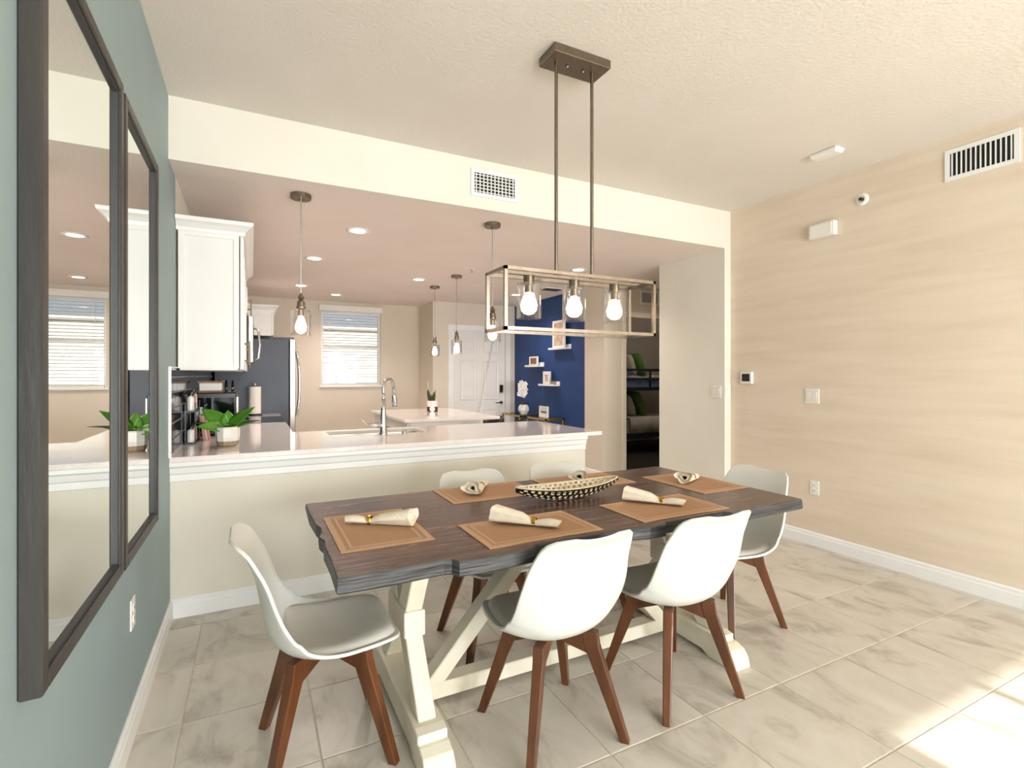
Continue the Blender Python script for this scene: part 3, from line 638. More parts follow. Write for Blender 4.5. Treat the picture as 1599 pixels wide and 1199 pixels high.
for k in range(6): B(3.57, 3.83, 5.965+k*.03, 5.98+k*.03, K-.012, K-.008).build('slat', 'frameside', t)
t = thing('smoke_detector', 'white rounded rectangular alarm on the dining ceiling', 'alarm', (3.53, 2.15, H))
mb = MB().loft([[(-.05,-.095,0),(.05,-.095,0),(.05,.095,0),(-.05,.095,0)], [(-.05,-.095,-.012),(.05,-.095,-.012),(.05,.095,-.012),(-.05,.095,-.012)], [(-.042,-.086,-.034),(.042,-.086,-.034),(.042,.086,-.034),(-.042,.086,-.034)]])
mb.build('case', 'plastic', t, world=False, bevel=.01, seg=3)
B(-.02,.02,-.088,-.086,-.026,-.02).build('slot', 'plasticdark', t, world=False)
t = thing('door_chime', 'white rectangular chime box on the wallpaper wall', 'chime', (XR, 2.47, 2.51))
B(-.05, 0, -.10, .10, -.055, .055).build('case', 'plastic', t, world=False, bevel=.006, seg=2); B(-.056, -.05, -.085, .085, -.045, .045).build('cover', 'plastic', t, world=False, bevel=.003)
t = thing('wall_sprinkler', 'round white sprinkler rosette with dark centre on the wallpaper wall', 'sprinkler', (XR, 2.19, 2.67))
def latx(prof, n=20): q = MB().lathe(prof, n=n); q.v = [(-p[2], p[0], p[1]) for p in q.v]; return q
latx([(.045,0),(.045,.006),(.030,.014),(.024,.014)]).build('rosette', 'plastic', t, world=False); latx([(.024,.010),(.024,.016)]).build('recess', 'chrome', t, world=False); latx([(.01,.016),(.012,.03)]).build('head', 'plasticdark', t, world=False)
t = thing('thermostat', 'white thermostat with dark screen on the wallpaper wall corner', 'thermostat', (XR, 3.17, 1.345))
B(-.03, 0, -.06, .06, -.055, .055).build('case', 'plastic', t, world=False, bevel=.005); B(-.0315, -.03, -.04, .04, -.032, .036).build('screen', 'plasticdark', t, world=False)
def plate(loc, nrm, label, kind, name):
    nn = Vector(nrm); t = thing(name, label, 'outlet' if kind == 'outlet' else 'switch', loc)
    t.rotation_euler = (0, 0, math.atan2(nn.y, nn.x))
    w = .058 if kind in ('double',) else .036
    B(0, .006, -w, w, -.058, .058).build('plate', 'plastic', t, world=False, bevel=.002)
    if kind == 'outlet':
        for s in (-1, 1):
            q = MB().lathe([(.017,0),(.017,.003)], n=14); q.v = [(.006+p[2], p[0], p[1]+s*.021) for p in q.v]; q = q.build('socket', 'plastic', t, world=False)
            for yy in (-.006, .006): B(.009, .0095, yy-.0012, yy+.0012, s*.021-.005, s*.021+.006).build('slot', 'plasticdark', q, world=False)
    elif kind == 'blank': pass
    else:
        for yy in ((-.024, .024) if kind == 'double' else (0,)):
            B(.0055, .0068, yy-.019, yy+.019, -.036, .036).build('rocker_frame', 'beige', t, world=False)
            MB().hexa([(.0065,yy-.016,-.033),(.0065,yy+.016,-.033),(.007,yy+.016,-.033),(.007,yy-.016,-.033)], [(.0065,yy-.016,.033),(.0065,yy+.016,.033),(.012,yy+.016,.033),(.012,yy-.016,.033)]).build('rocker', 'plastic', t, world=False)
    return t
plate((XR, 2.57, 1.20), (-1,0,0), 'double rocker light switch on the wallpaper wall', 'double', 'light_switch')
plate((XR, 2.55, .463), (-1,0,0), 'white duplex outlet low on the wallpaper wall', 'outlet', 'wall_outlet')
plate((XN, 3.455, 1.21), (-1,0,0), 'double rocker light switch on the cream wall end facing the kitchen', 'double', 'light_switch')
plate((XL, 2.40, .46), (1,0,0), 'white outlet low on the teal wall below the mirrors', 'outlet', 'wall_outlet')
plate((2.59, 8.12, 1.2), (-1,0,0), 'white switch plate on the return wall by the entry door', 'single', 'light_switch')
plate((3.99, YH, 1.22), (0,-1,0), 'narrow switch plate on the front of the cream wall end', 'single', 'light_switch')
t = thing('ceiling_sprinkler', 'small chrome sprinkler head in the kitchen ceiling', 'sprinkler', (2.2, 5.31, K))
MB().lathe([(.03,-.003),(.03,0)], n=14).build('rosette', 'plastic', t, world=False); MB().lathe([(.012,-.04),(.008,-.03),(.008,-.003)], n=10).build('head', 'chrome', t, world=False)

# ---------------------------------------------------------------- mirrors
def mirror(y0, y1, z0, z1, label):
    t = thing('wall_mirror', label, 'mirror', (XL, (y0+y1)/2, z0)); e, d = .036, .04
    for q in ((y0,y0+e,z0,z1),(y1-e,y1,z0,z1)):
        B(XL, XL+d, *q).build('frame_rail', 'frame', t, bevel=.004)
    for q in ((y0+e,y1-e,z0,z0+e),(y0+e,y1-e,z1-e,z1)): B(XL, XL+d, *q).build('frame_rail', 'frame', t, bevel=.004)
    # inner slip, stepping down to the glass
    mb = MB(); a = e; b = e+.008
    mb.box(XL+.005, XL+.032, y0+a, y0+b, z0+a, z1-a).box(XL+.005, XL+.032, y1-b, y1-a, z0+a, z1-a).box(XL+.005, XL+.032, y0+b, y1-b, z0+a, z0+b).box(XL+.005, XL+.032, y0+b, y1-b, z1-b, z1-a)
    mb.build('inner_slip', 'frameside', t)
    B(XL+.005, XL+.024, y0+e, y1-e, z0+e, z1-e).build('mirror_glass', 'mirror', t)
mirror(1.326, 2.05, .728, 2.31, 'tall dark-framed mirror on the teal wall, the one further from the kitchen')
mirror(2.075, 2.745, .724, 2.30, 'tall dark-framed mirror on the teal wall, the one next to the kitchen opening')

# ---------------------------------------------------------------- dining table
TZ = .765
tb = thing('dining_table', 'dark stained wood trestle table with white crossed base', 'table', (1.31, 2.075, 0))
x0, x1, y0, y1 = .225, 2.395, 1.575, 2.58
edge = [(x0,y0+.012),(.40,y0+.006),(.56,y0+.014),(.585,y0+.008),(.60,y0-.024),(.68,y0-.03),(.80,y0-.026),(.885,y0-.02),(.90,y0+.012),(1.05,y0+.018),(1.2,y0+.006),(1.33,y0+.012),(1.42,y0-.010),(1.5,y0-.012),(1.52,y0+.016),(1.70,y0+.012),(1.86,y0+.016),(1.885,y0-.012),(2.0,y0-.014),(2.02,y0-.002),(2.2,y0),(x1,y0+.004)]
edge += [(x1+.004,1.8),(x1-.004,2.1),(x1+.002,2.35),(x1,y1)]
edge += [(2.1,y1-.005),(1.8,y1+.006),(1.5,y1-.006),(1.1,y1+.004),(.7,y1-.004),(x0,y1)]
edge += [(x0-.002,2.38),(x0+.004,2.20),(x0+.016,2.15),(x0+.012,2.08),(x0-.004,2.03),(x0+.010,1.97),(x0+.002,1.9),(x0+.004,1.75)]
n = len(edge); mb = MB()
cx, cy = 1.31, 2.075
def ins(p, d): v = Vector((cx-p[0], cy-p[1])); sx = 1 if p[0] < cx else -1; return (p[0] + (d if p[0] < .3 else -d if p[0] > 2.3 else 0), p[1] + (d if p[1] < 1.65 else -d if p[1] > 2.5 else 0))
rng = random.Random(3)
rings = [[(*ins(p, .006), TZ-.052) for p in edge], [(*ins(p, rng.uniform(-.003,.004)), TZ-.046) for p in edge], [(*ins(p, rng.uniform(-.003,.003)), TZ-.022) for p in edge], [(*ins(p, .000), TZ-.005) for p in edge], [(*ins(p, .004), TZ) for p in edge]]
mb.cur = 1; mb.loft(rings, cap=False); mb.cur = 0
mb.add(rings[-1], [tuple(range(n))]); mb.cur = 1; mb.add(rings[0], [tuple(range(n))[::-1]])
mb.build('tabletop', ['tabletop', 'tableedge'], tb)
B(.35, 2.27, 1.72, 2.43, TZ-.075, TZ-.052).build('subframe', 'tableedge', tb)
for cxx in (.565, 2.03):
    w = .045
    B(cxx-w, cxx+w, 1.80, 2.34, TZ-.115, TZ-.075).build('top_rail', 'basewhite', tb, bevel=.004)
    ft = MB().prism([(1.625,.0),(1.635,.045),(1.66,.075),(1.70,.088),(1.72,.088),(1.72,.115),(1.76,.122),(2.38,.122),(2.42,.115),(2.42,.088),(2.44,.088),(2.48,.075),(2.505,.045),(2.515,0),(2.36,0),(2.32,.022),(1.82,.022),(1.78,0)], 'x', cxx-.055, cxx+.055).build('foot', 'basewhite', tb, bevel=.004)
    for s in (1, -1):
        f = lambda y: 2.07 + s*(y-2.07)
        prof = [(1.78,.122),(1.865,.122),(2.065,.355),(2.065,.445),(1.93,.655),(1.835,.655),(1.955,.445),(1.955,.355)]
        MB().prism([(f(y), z) for y, z in prof], 'x', cxx-.034, cxx+.034).build('leg', 'basewhite', tb, bevel=.004)
    B(cxx-.042, cxx+.042, 1.94, 2.20, .35, .45).build('leg_block', 'basewhite', tb, bevel=.004)
B(.60, 1.995, 2.03, 2.11, .022, .088).build('stretcher', 'basewhite', tb, bevel=.004)
for s in (1, -1):
    f = lambda x: 1.2975 + s*(x-1.2975)
    MB().prism([(f(.63),.088),(f(.72),.088),(f(1.275),.69),(f(1.185),.69)], 'y', 2.03, 2.11).build('brace', 'basewhite', tb, bevel=.004)

# ---------------------------------------------------------------- dining chairs
def lerp_tab(tab, t):
    for k in range(len(tab)-1):
        if tab[k][0] <= t <= tab[k+1][0]:
            a, b = tab[k], tab[k+1]; u = (t-a[0])/(b[0]-a[0])
            # catmull-rom
            p0 = tab[max(k-1, 0)]; p3 = tab[min(k+2, len(tab)-1)]
            out = []
            for i in range(1, len(a)):
                m1 = (b[i]-p0[i])/(b[0]-p0[0])*(b[0]-a[0]); m2 = (p3[i]-a[i])/(p3[0]-a[0])*(b[0]-a[0])
                h = 2*u**3-3*u*u+1; out.append(h*a[i] + (u**3-2*u*u+u)*m1 + (-2*u**3+3*u*u)*b[i] + (u**3-u*u)*m2)
            return out
    return list(tab[-1][1:])
#       t   y     z    halfw  lift(normal)
PROF = [(0,  .235,.418,.150,.004),(.05,.215,.424,.192,.012),(.12,.175,.418,.215,.022),(.22,.105,.404,.230,.036),(.34,.02,.392,.240,.050),(.44,-.06,.392,.243,.066),
        (.53,-.13,.410,.241,.082),(.61,-.18,.455,.238,.086),(.69,-.203,.52,.234,.068),(.78,-.218,.60,.229,.048),(.87,-.236,.69,.214,.034),(.93,-.258,.752,.200,.023),(.955,-.270,.779,.190,.018),(.972,-.284,.797,.176,.014),(.985,-.297,.809,.155,.010),(.994,-.307,.816,.124,.007),(1.0,-.313,.819,.085,.004)]
def chair_grid(NS=64, NT=20):
    rows = []
    for i in range(NS+1):
        t = i/NS; y, z, w, l = lerp_tab(PROF, t)
        y2, z2 = lerp_tab(PROF, min(1, t+.01))[:2]; y1_, z1_ = lerp_tab(PROF, max(0, t-.01))[:2]
        d = Vector((0, y2-y1_, z2-z1_)).normalized(); nrm = Vector((0, d.z, -d.y))    # inward (up for seat, forward for back)
        row = []
        for k in range(NT+1):
            s = -1 + 2*k/NT; a = abs(s)
            p = Vector((w*s, y, z)) + nrm*l*(a**2.3)
            if t > .9: p.z += .007*(a*a - .4)*(t-.9)/.1
            row.append(p)
        rows.append(row)
    return rows
def make_chair():
    c = thing('dining_chair', 'x', 'chair', (0, 0, 0), 0, 'dining chairs around the table')
    rows = chair_grid(); NT = len(rows[0]); mb = MB()
    vs = [tuple(p) for r in rows for p in r]; fs = []
    for i in range(len(rows)-1):
        for k in range(NT-1): a = i*NT+k; fs.append((a, a+1, a+NT+1, a+NT))
    mb.add(vs, fs); sh = mb.build('shell', 'shell', c, world=False, smooth=True)
    # rim bead is the solid edge of the shell
    k = sh.modifiers.new('s', 'SOLIDIFY'); k.thickness = .012; k.offset = 0
    k = sh.modifiers.new('b', 'BEVEL'); k.width = .004; k.segments = 2; k.limit_method = 'ANGLE'; k.angle_limit = R(60)
    # cushion: follows the seat surface
    mb = MB(); NS = 24; NQ = 14; top = []; bot = []
    for i in range(NS+1):
        t = .03 + (.545-.03)*i/NS; y, z, w, l = lerp_tab(PROF, t)
        e = 1 - abs(2*i/NS-1)**6; f = (.90 - .02*i/NS) * (1 - .16*(abs(2*i/NS-1)**5))
        rt = []; rb = []
        for k in range(NQ+1):
            s = (-1+2*k/NQ)*f; a = abs(s); ed = max(0, 1-abs(-1+2*k/NQ)**5)
            zz = z + l*(a**2.3)
            rb.append((w*s, y, zz+.007)); rt.append((w*s, y, zz+.010+.030*ed**.6*e**.6))
        top.append(rt); bot.append(rb)
    def grid(rows, flip):
        n = len(rows[0]); v = [p for r in rows for p in r]; f = []
        for i in range(len(rows)-1):
            for k in range(n-1): a = i*n+k; q = (a, a+1, a+n+1, a+n); f.append(q[::-1] if flip else q)
        return v, f
    v, f = grid(top, False); mb.add(v, f); v, f = grid(bot, True); mb.add(v, f)
    # side strips
    border = lambda r: list(r[0]) + [q[-1] for q in r[1:]] + list(r[-1][::-1][1:]) + [q[0] for q in r[::-1][1:-1]]
    a, b = border(top), border(bot); m_ = len(a); mb.add(a+b, [(i, (i+1) % m_, m_+(i+1) % m_, m_+i) for i in range(m_)])
    cu = mb.build('cushion', 'cushion', c, world=False, smooth=True)
    bm = bmesh.new(); bm.from_mesh(cu.data); bmesh.ops.remove_doubles(bm, verts=bm.verts, dist=.0003); bmesh.ops.recalc_face_normals(bm, faces=bm.faces); bm.to_mesh(cu.data); bm.free()
    # wooden cross bracket and legs
    for sx in (-1, 1):
        for sy in (-1, 1):
            d = Vector((sx, sy, 0)).normalized(); n_ = Vector((-d.y, d.x, 0))
            def sec(r, z, a, b): 
                p = d*r + Vector((0,0,z)) - Vector((0,.0,0)); return [p - d*a - n_*b, p + d*a - n_*b, p + d*a + n_*b, p - d*a + n_*b]
            MB().loft([sec(.155,.398,.030,.020), sec(.163,.345,.029,.020), sec(.287,0,.017,.015)]).build('leg', 'walnut', c, world=False, bevel=.004, seg=2)
            MB().hexa([d*.0+n_*.017+Vector((0,0,.362)), d*.0-n_*.017+Vector((0,0,.362)), d*.15-n_*.017+Vector((0,0,.315)), d*.15+n_*.017+Vector((0,0,.315))],
                      [d*.0+n_*.017+Vector((0,0,.386)), d*.0-n_*.017+Vector((0,0,.386)), d*.15-n_*.017+Vector((0,0,.392)), d*.15+n_*.017+Vector((0,0,.392))]).build('bracket_arm', 'walnut', c, world=False)
    MB().lathe([(.05,.372),(.05,.388)], n=16).build('mount_plate', 'black', c, world=False)
    return c
ch = make_chair()
spots = [((1.04,1.71), 0, 'white shell chair on the table side facing the kitchen, nearer the mirrors'),
         ((1.658,1.703), -2, 'white shell chair on the table side facing the kitchen, nearer the wallpaper wall'),
         ((.245,2.0), -90, 'white shell chair at the table end beside the mirrors'),
         ((2.37,2.0), 90, 'white shell chair at the table end beside the wallpaper wall'),
         ((1.105,2.415), 180, 'white shell chair between table and half wall, nearer the mirrors'),
         ((1.67,2.415), 180, 'white shell chair between table and half wall, nearer the hallway')]
for i, (p, a, lab) in enumerate(spots):
    if i == 0: ch.location = (*p, 0); ch.rotation_euler = (0, 0, R(a)); ch['label'] = lab
    else: dup(ch, (*p, 0), R(a), lab)

# ---------------------------------------------------------------- placemats, napkins, bowl
def placemat(x0, x1, y0, y1, label):
    t = thing('placemat', label, 'placemat', ((x0+x1)/2, (y0+y1)/2, TZ), 0, 'placemats on the dining table')
    z = TZ
    B(x0, x1, y0, y1, z, z+.0022).build('mat', 'matA', t)
    def band(name, e0, e1, h):
        m_ = MB(); a0, a1, b0, b1 = x0+e0, x1-e0, y0+e0, y1-e0; w = e1-e0
        m_.box(a0, a1, b0, b0+w, z+.002, z+h).box(a0, a1, b1-w, b1, z+.002, z+h).box(a0, a0+w, b0+w, b1-w, z+.002, z+h).box(a1-w, a1, b0+w, b1-w, z+.002, z+h)
        m_.build(name, 'matB', t)
    band('border', .0, .022, .0032); band('inner_border', .036, .046, .0030)
placemat(.268, .60, 1.80, 2.28, 'tan bordered placemat at the table end by the mirrors')
placemat(.735, 1.225, 1.613, 1.925, 'tan bordered placemat on the side away from the kitchen, toward the mirrors')
placemat(1.43, 1.93, 1.615, 1.922, 'tan bordered placemat on the side away from the kitchen, toward the wallpaper wall')
placemat(.84, 1.32, 2.25, 2.572, 'tan bordered placemat on the half wall side, toward the mirrors')
placemat(1.43, 1.93, 2.25, 2.572, 'tan bordered placemat on the half wall side behind the bowl')
placemat(2.05, 2.385, 1.87, 2.335, 'tan bordered placemat at the table end by the wallpaper wall')
def napkin(wide, narrow, label, ringt=.62):
    wv, nv = Vector((*wide, 0)), Vector((*narrow, 0)); L = (nv-wv).length; ang = math.atan2((nv-wv).y, (nv-wv).x)
    t = thing('napkin', label, 'napkin', (wv.x, wv.y, TZ+.003), ang, 'rolled napkins on the placemats')
    rng = random.Random(int(wide[0]*1000)); rings = []; N = 20; M = 14
    for i in range(M+1):
        u = i/M; r = .034*(1-u)**1.1 + .010
        if u > ringt: r = .012 + .008*math.sin(math.pi*(u-ringt)/(1-ringt)*.75)
        r = min(r, .012 + abs(u-ringt)*.09)
        ring = []
        for k in range(N):
            a = 2*math.pi*k/N; w = 1 + .16*math.sin(3*a+u*3+wide[0]*9)*(1-u*.5) + .08*math.sin(5*a+2)
            ry, rz = r*1.15*w, r*.72*w
            ring.append(((u + (.03*math.sin(a+1) if i == 0 else 0) + (.03*math.sin(a) if i == M else 0))*L, math.cos(a)*ry, .72*r*1.24 + math.sin(a)*rz))
        rings.append(ring)
    mb = MB().loft(rings, cap=False)
    # inner folded layer at the open end
    inner = [[(p[0] - .0*L, p[1]*f, (p[2]-.03*.9)*f+.03*.9) for p in rings[0]] for f in (1, .8)]
    inner2 = [[(p[0] + dxx*L, p[1]*f, (p[2]-.0304*1)*f+.0304) for p in rings[0]] for f, dxx in ((1,0),(.84,.06),(.64,.10),(.52,.05),(.44,.02),(.25,.12))]
    mb.loft(inner2, cap=False)
    end = [[(p[0]+dxx*L, p[1]*f, p[2]) for p in rings[-1]] for f, dxx in ((1,0),(.4,-.06))]
    mb.loft(end, cap=True)
    mb.build('cloth', 'napkin', t, world=False, smooth=True)
    q = MB().lathe([(.0165,-.008),(.0178,-.006),(.0178,.006),(.0165,.008)], n=20, cap=False)
    q.v = [(ringt*L+p[2], p[0], .0172+p[1]) for p in q.v]; q.build('napkin_ring', 'gold', t, world=False, smooth=False, solid=.0015)
napkin((.575,2.00), (.345,2.15), 'cream napkin in a gold ring at the table end by the mirrors', .66)
napkin((.89,1.90), (1.075,1.70), 'cream napkin in a gold ring on the kitchen-averted side, toward the mirrors')
napkin((1.60,1.935), (1.765,1.725), 'cream napkin in a gold ring on the kitchen-averted side, toward the wallpaper wall')
napkin((.975,2.36), (1.13,2.54), 'cream napkin in a gold ring on the half wall side, toward the mirrors', .7)
napkin((1.62,2.36), (1.76,2.53), 'cream napkin in a gold ring behind the openwork bowl', .7)
napkin((2.12,2.08), (2.30,2.16), 'cream napkin in a gold ring at the table end by the wallpaper wall', .75)
bw = thing('decorative_bowl', 'boat-shaped openwork bowl, cream inside and dark outside, in the middle of the table', 'bowl', (1.39, 2.11, TZ))
NU, NV = 78, 24; mb = MB(); V = []
def bowl_pt(u, v):
    w = .078*(max(0, 1-abs(u)**2.1))**.75 + .002
    zc = .006 + .058*abs(u)**2.2; rim = .062 + .018*abs(u)**2
    return (u*.295, w*math.sin(v*math.pi/2), zc + (rim-zc)*(1-math.cos(v*math.pi/2)))
for i in range(NU+1):
    for j in range(NV+1): V.append(bowl_pt(-1+2*i/NU, -1+2*j/NV))
F = []
rng = random.Random(11)
for i in range(NU):
    for j in range(NV):
        a = i*(NV+1)+j
        hole = 1 <= j < NV-1 and 2 <= i < NU-2 and ((j-1) % 3 in (0, 1)) and ((i + ((j-1)//3)*2) % 4 in (0, 1)) and rng.random() < .93 and not (10 <= j <= 13 and 28 < i < 50)
        if not hole: F.append((a, a+1, a+NV+2, a+NV+1))
o = mb.add(V, F).build('shell', ['bowlin', 'bowlout'], bw, world=False)
bm = bmesh.new(); bm.from_mesh(o.data)
for f in bm.faces:
    if f.normal.z < 0 : f.normal_flip()
bm.to_mesh(o.data); bm.free()
k = o.modifiers.new('s', 'SOLIDIFY'); k.thickness = .006; k.offset = -1; k.material_offset = 1; k.material_offset_rim = 0
for s in (-1, 1):
    MB().tube([bowl_pt(-1+2*i/40, s) for i in range(41)], .004, 6).build('rim', 'bowlin', bw, world=False, smooth=True)
MB().lathe([(.03,0),(.028,.008)], n=16).build('base', 'bowlout', bw, world=False)

# ---------------------------------------------------------------- chandelier
cz = 1.575
cl = thing('chandelier', 'rectangular brushed nickel cage chandelier with three glass shades over the table', 'chandelier', (1.40, 2.08, cz))
X0, X1, Y0, Y1, Z0, Z1 = .98, 1.82, 1.985, 2.175, 1.575, 1.838; w = .0075
for y in (Y0, Y1):
    for z in (Z0, Z1): B(X0, X1, y-w, y+w, z-w, z+w).build('long_bar', 'nickel', cl)
for x in (X0, X1):
    for z in (Z0, Z1): B(x-w, x+w, Y0-w, Y1+w, z-w, z+w).build('short_bar', 'nickel', cl)
    for y in (Y0, Y1): B(x-w, x+w, y-w, y+w, Z0-w, Z1+w).build('upright_bar', 'nickel', cl)
B(X0, X1, 2.068, 2.092, Z1-.006, Z1+.006).build('centre_bar', 'nickel', cl)
for x in (1.297, 1.505): MB().tube([(x, 2.08, Z1), (x, 2.08, 2.87)], .0085, 12).lathe([(.013,0),(.013,.018)], (x, 2.08, Z1+.004), 12).build('rod', 'nickeldark', cl, smooth=False)
cn = B(1.245, 1.565, 2.005, 2.155, 2.868, 2.909).build('canopy', 'nickeldark', cl, bevel=.002)
for x in (1.36, 1.45): MB().lathe([(.004,2.855),(.008,2.862),(.006,2.869)], (x, 2.08, 0), 10).build('screw', 'nickeldark', cn)
for x in (1.148, 1.40, 1.645):
    MB().lathe([(.021,Z1-.05),(.026,Z1-.048),(.026,Z1-.006)], (x,2.08,0), 16).lathe([(.019,Z1-.085),(.019,Z1-.05)], (x,2.08,0), 16).build('socket', 'nickeldark', cl)
    MB().lathe([(.058,Z1-.205),(.058,Z1-.05),(.054,Z1-.042),(.024,Z1-.036)], (x,2.08,0), 28, cap=False).build('glass_shade', 'glass', cl, smooth=True, solid=.003)
    MB().lathe([(.014,Z1-.08),(.018,Z1-.095),(.034,Z1-.12),(.040,Z1-.143),(.036,Z1-.168),(.022,Z1-.183),(.002,Z1-.188)], (x,2.08,0), 20).build('bulb', 'bulb', cl, smooth=True)

# ---------------------------------------------------------------- navy wall: ledges and their things, nesting tables
def ledge(y0, y1, z, label):
    t = thing('picture_ledge', label, 'shelf', (XB, (y0+y1)/2, z))
    B(XB-.11, XB, y0, y1, z, z+.018).build('board', 'trim', t); B(XB-.014, XB, y0, y1, z+.018, z+.07).build('back_rail', 'trim', t); B(XB-.11, XB-.098, y0, y1, z+.018, z+.03).build('front_lip', 'trim', t)
ledge(6.88, 7.32, 1.50, 'white picture ledge holding a framed brown print on the navy wall')
ledge(6.42, 6.88, 1.205, 'white picture ledge with a narrow frame and small plant on the navy wall')
ledge(6.12, 6.58, 1.745, 'topmost white picture ledge holding a large frame on the navy wall')
def pic(y0, y1, z0, z1, m, label, e=.025):
    t = thing('framed_print', label, 'picture', (XB-.05, (y0+y1)/2, z0)); mb = MB()
    x0, x1 = XB-.07, XB-.045
    mb.box(x0, x1, y0, y0+e, z0, z1).box(x0, x1, y1-e, y1, z0, z1).box(x0, x1, y0+e, y1-e, z0, z0+e).box(x0, x1, y0+e, y1-e, z1-e, z1).build('frame', 'trim', t); B(x0+.01, x1-.003, y0+e, y1-e, z0+e, z1-e).build('print', m, t)
pic(6.98, 7.24, 1.519, 1.665, 'woodlight', 'small white frame with a brown print on the picture ledge')
pic(6.60, 6.80, 1.224, 1.425, 'picture', 'narrow white frame with a beige print on the lowest picture ledge', .05)
pic(6.20, 6.52, 1.764, 2.17, 'picture', 'large white frame on the topmost picture ledge', .035)
t = thing('small_plant', 'tiny green plant in a pot on the lowest picture ledge', 'plant', (XB-.055, 6.53, 1.224))
MB().lathe([(.022,0),(.03,.055)], n=12).build('pot', 'potbase', t, world=False)
for k in range(7):
    vs, fs = leaf(.07, .04, 55, k*.9, .2, n=4); MB().add([(x, y, z+.05) for x, y, z in vs], fs).build('leaf', 'leafdark', t, world=False, smooth=True, solid=.001)
def nest(x0, x1, y0, y1, h, label):
    t = thing('console_table', label, 'table', ((x0+x1)/2, (y0+y1)/2, 0)); w = .012
    for x in (x0, x1-2*w):
        for y in (y0, y1-2*w): B(x, x+2*w, y, y+2*w, 0, h).build('leg', 'gold', t)
    for y in (y0, y1-2*w): B(x0, x1, y, y+2*w, h-2*w, h).build('rail', 'gold', t)
    for x in (x0, x1-2*w): B(x, x+2*w, y0, y1, h-2*w, h).build('rail', 'gold', t)
    B(x0-.005, x1+.005, y0-.005, y1+.005, h, h+.008).build('top', 'tableglass', t)
nest(3.70, 4.04, 6.98, 7.62, .74, 'gold framed console table with glass top holding the orchid')
nest(3.72, 4.04, 6.25, 6.80, .74, 'gold framed console table with glass top holding the white sign')
t = thing('potted_orchid', 'white orchid in a white faceted pot on the gold console table', 'orchid', (3.88, 7.20, .748))
MB().lathe([(.05,0),(.09,.06),(.085,.11),(.06,.15)], n=7).build('pot', 'potwhite', t, world=False)
for k in range(5):
    vs, fs = leaf(.14, .06, 35, k*1.3, .5, n=5); MB().add([(x, y, z+.15) for x, y, z in vs], fs).build('leaf', 'leafdark', t, world=False, smooth=True, solid=.002)
MB().tube([(0,0,.14),(.01,-.01,.3),(.0,.0,.42),(-.03,.02,.47)], .004, 6).build('stem', 'leafdark', t, world=False)
for k in range(12):
    a = k*2.4; cx_, cy_, cz_ = .055*math.cos(a)*(.3+.7*((k*5) % 7)/7), .07*math.sin(a), .30+.018*k
    mb = MB()
    for p in range(5):
        b = p*2*math.pi/5; vs, fs = leaf(.05, .05, 12, b, 0, n=3)
        # turn petals to face the kitchen (-X)
        mb.add([(cx_-.02-.5*z+.85*x, cy_-.85*z-.5*x, cz_+y) for x, y, z in vs], fs)
    mb.build('blossom', 'petal', t, world=False, smooth=True, solid=.001)
t = thing('tabletop_sign', 'small white framed sign with dark script on the gold console table', 'sign', (3.85, 6.52, .748))
mb = MB(); y0, y1, z0, z1 = -.12, .12, 0, .16; e = .018
mb.box(-.012,.012,y0,y0+e,z0,z1).box(-.012,.012,y1-e,y1,z0,z1).box(-.012,.012,y0+e,y1-e,z0,e).box(-.012,.012,y0+e,y1-e,z1-e,z1).build('frame', 'trim', t, world=False)
B(-.004,.008,y0+e,y1-e,e,z1-e).build('board', 'paper', t, world=False)
MB().tube([(-.006, .08-.16*i/30, .075+.012*math.sin(i*1.7)+.006*math.sin(i*.6)) for i in range(31)], .003, 5).build('script_line', 'black', t, world=False)

# ---------------------------------------------------------------- bunk bedroom
bb = thing('bunk_bed', 'dark metal bunk bed in the bedroom beyond the doorway', 'bed', (6.6, 7.3, 0))
for x in (5.64, 7.66):
    for y in (6.85, 7.85): B(x-.022, x+.022, y-.022, y+.022, 0, 1.62).build('post', 'bedgrey', bb)
for y in (6.85, 7.85):
    for z in (1.14, 1.30, 1.46): B(5.66, 7.64, y-.012, y+.012, z-.02, z+.02).build('guard_rail', 'bedgrey', bb)
    B(5.66, 7.64, y-.015, y+.015, .28, .36).build('side_rail', 'bedgrey', bb)
for x in (6.2, 6.75): B(x-.015, x+.015, 6.835, 6.855, 1.12, 1.48).build('guard_post', 'bedgrey', bb)
for z in (1.10, .33): B(5.66, 7.64, 6.86, 7.84, z, z+.02).build('slat_base', 'bedgrey', bb)
def mattress(z, h, m, label):
    o = B(5.68, 7.62, 6.88, 7.82, z, z+h).build('mattress', m, bevel=.05, seg=4); tag(o, label, 'mattress')
mattress(1.121, .19, 'sheetblue', 'blue covered mattress on the upper bunk'); mattress(.351, .26, 'sheetwhite', 'cream covered mattress on the lower bunk')
def blanket(z, h, m, label, x0, y, yb):
    rings = []
    for i in range(41):
        x = x0 + (7.55-x0)*i/40; d = .02*math.sin(i*1.3) + .012*math.sin(i*2.9)
        rings.append([(x, y+d*.3, z-h+.03*math.sin(i*.8)), (x, y-.004, z-.02), (x, y+.04, z+.012+d*.3), (x, (y+yb)/2, z+.018+d*.4), (x, yb, z+.015)])
    o = MB().loft(rings, cap=False, close=False).build('blanket', m, smooth=True, solid=.01); tag(o, label, 'blanket')
blanket(1.334, .0, 'sheetwhite', 'white folded blanket on the upper bunk', 5.75, 6.90, 7.04); blanket(.628, .22, 'sheetwhite', 'rumpled cream blanket hanging over the lower bunk', 5.72, 6.80, 7.04)
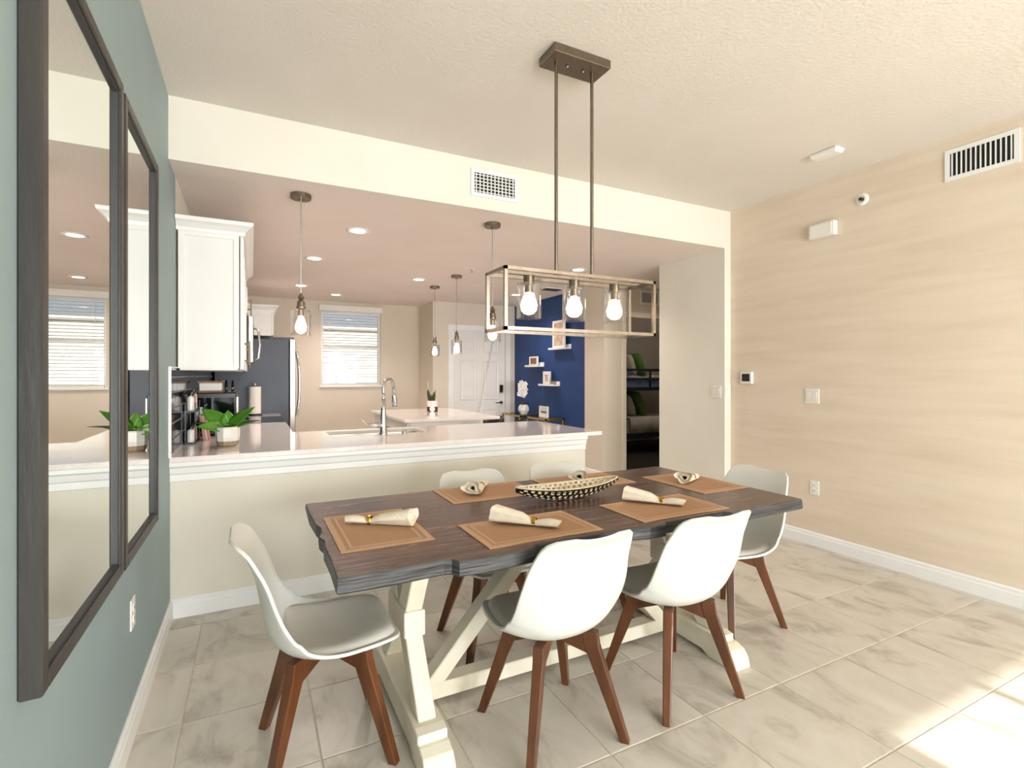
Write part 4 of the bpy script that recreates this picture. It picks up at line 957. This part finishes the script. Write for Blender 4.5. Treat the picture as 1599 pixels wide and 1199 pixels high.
def pillow(loc, w, h, lean, rz, m, label):
    N = 10; top = []; mb = MB()
    for s in (1, -1):
        rows = []
        for i in range(N+1):
            for j in range(N+1):
                u, v = -1+2*i/N, -1+2*j/N; k = (max(0, 1-u**4)*max(0, 1-v**4))**.5
                rows.append((s*.07*k, u*w/2*(1-.06*v*v), v*h/2*(1-.06*u*u)))
        mb.add(rows, [((i*(N+1)+j), (i*(N+1)+j+1), ((i+1)*(N+1)+j+1), ((i+1)*(N+1)+j)) for i in range(N) for j in range(N)])
    Mx = Matrix.Translation(loc) @ Matrix.Rotation(rz, 4, 'Z') @ Matrix.Rotation(R(lean), 4, 'Y')
    mb.v = [tuple(Mx @ Vector(p)) for p in mb.v]
    o = mb.build('pillow', m, smooth=True)
    bm = bmesh.new(); bm.from_mesh(o.data); bmesh.ops.remove_doubles(bm, verts=bm.verts, dist=.0005); bmesh.ops.recalc_face_normals(bm, faces=bm.faces); bm.to_mesh(o.data); bm.free()
    tag(o, label, 'pillow')
pillow((5.86, 7.38, 1.53), .6, .42, -18, 0, 'sheetwhite', 'white pillow at the head of the upper bunk'); pillow((6.06, 7.36, 1.54), .55, .44, -20, 0, 'sheetwhite', 'second white pillow on the upper bunk, beside the green one'); pillow((6.30, 7.38, 1.55), .5, .46, -22, 0, 'green', 'green pillow on the upper bunk')
pillow((5.80, 7.38, .82), .6, .44, -18, 0, 'sheetwhite', 'cream pillow at the head of the lower bunk'); pillow((6.03, 7.36, .83), .55, .42, -22, 0, 'sheetwhite', 'second cream pillow on the lower bunk, beside the green one'); pillow((6.27, 7.36, .85), .5, .48, -20, 0, 'green', 'green pillow on the lower bunk')

# ---------------------------------------------------------------- outside the kitchen window
struct('ground', B(-40, 60, -40, 60, -6.2, -6.0), 'ground', 'pale ground outside')
ob = thing('apartment_building', 'pale building seen through the kitchen window blind', 'building', (6, 32, -6))
B(-6, 22, 30, 38, -6, 3.9).build('facade', 'outwall', ob)
B(-6.2, 22.2, 29.8, 38.2, 3.9, 4.1).build('roof', 'outwall', ob)
for k in range(9):
    for z in (-4.6, -1.6, 1.7):
        o = B(-4+k*2.9, -3.3+k*2.9, 29.94, 30, z, z+.9).build('window', 'outwin', ob)
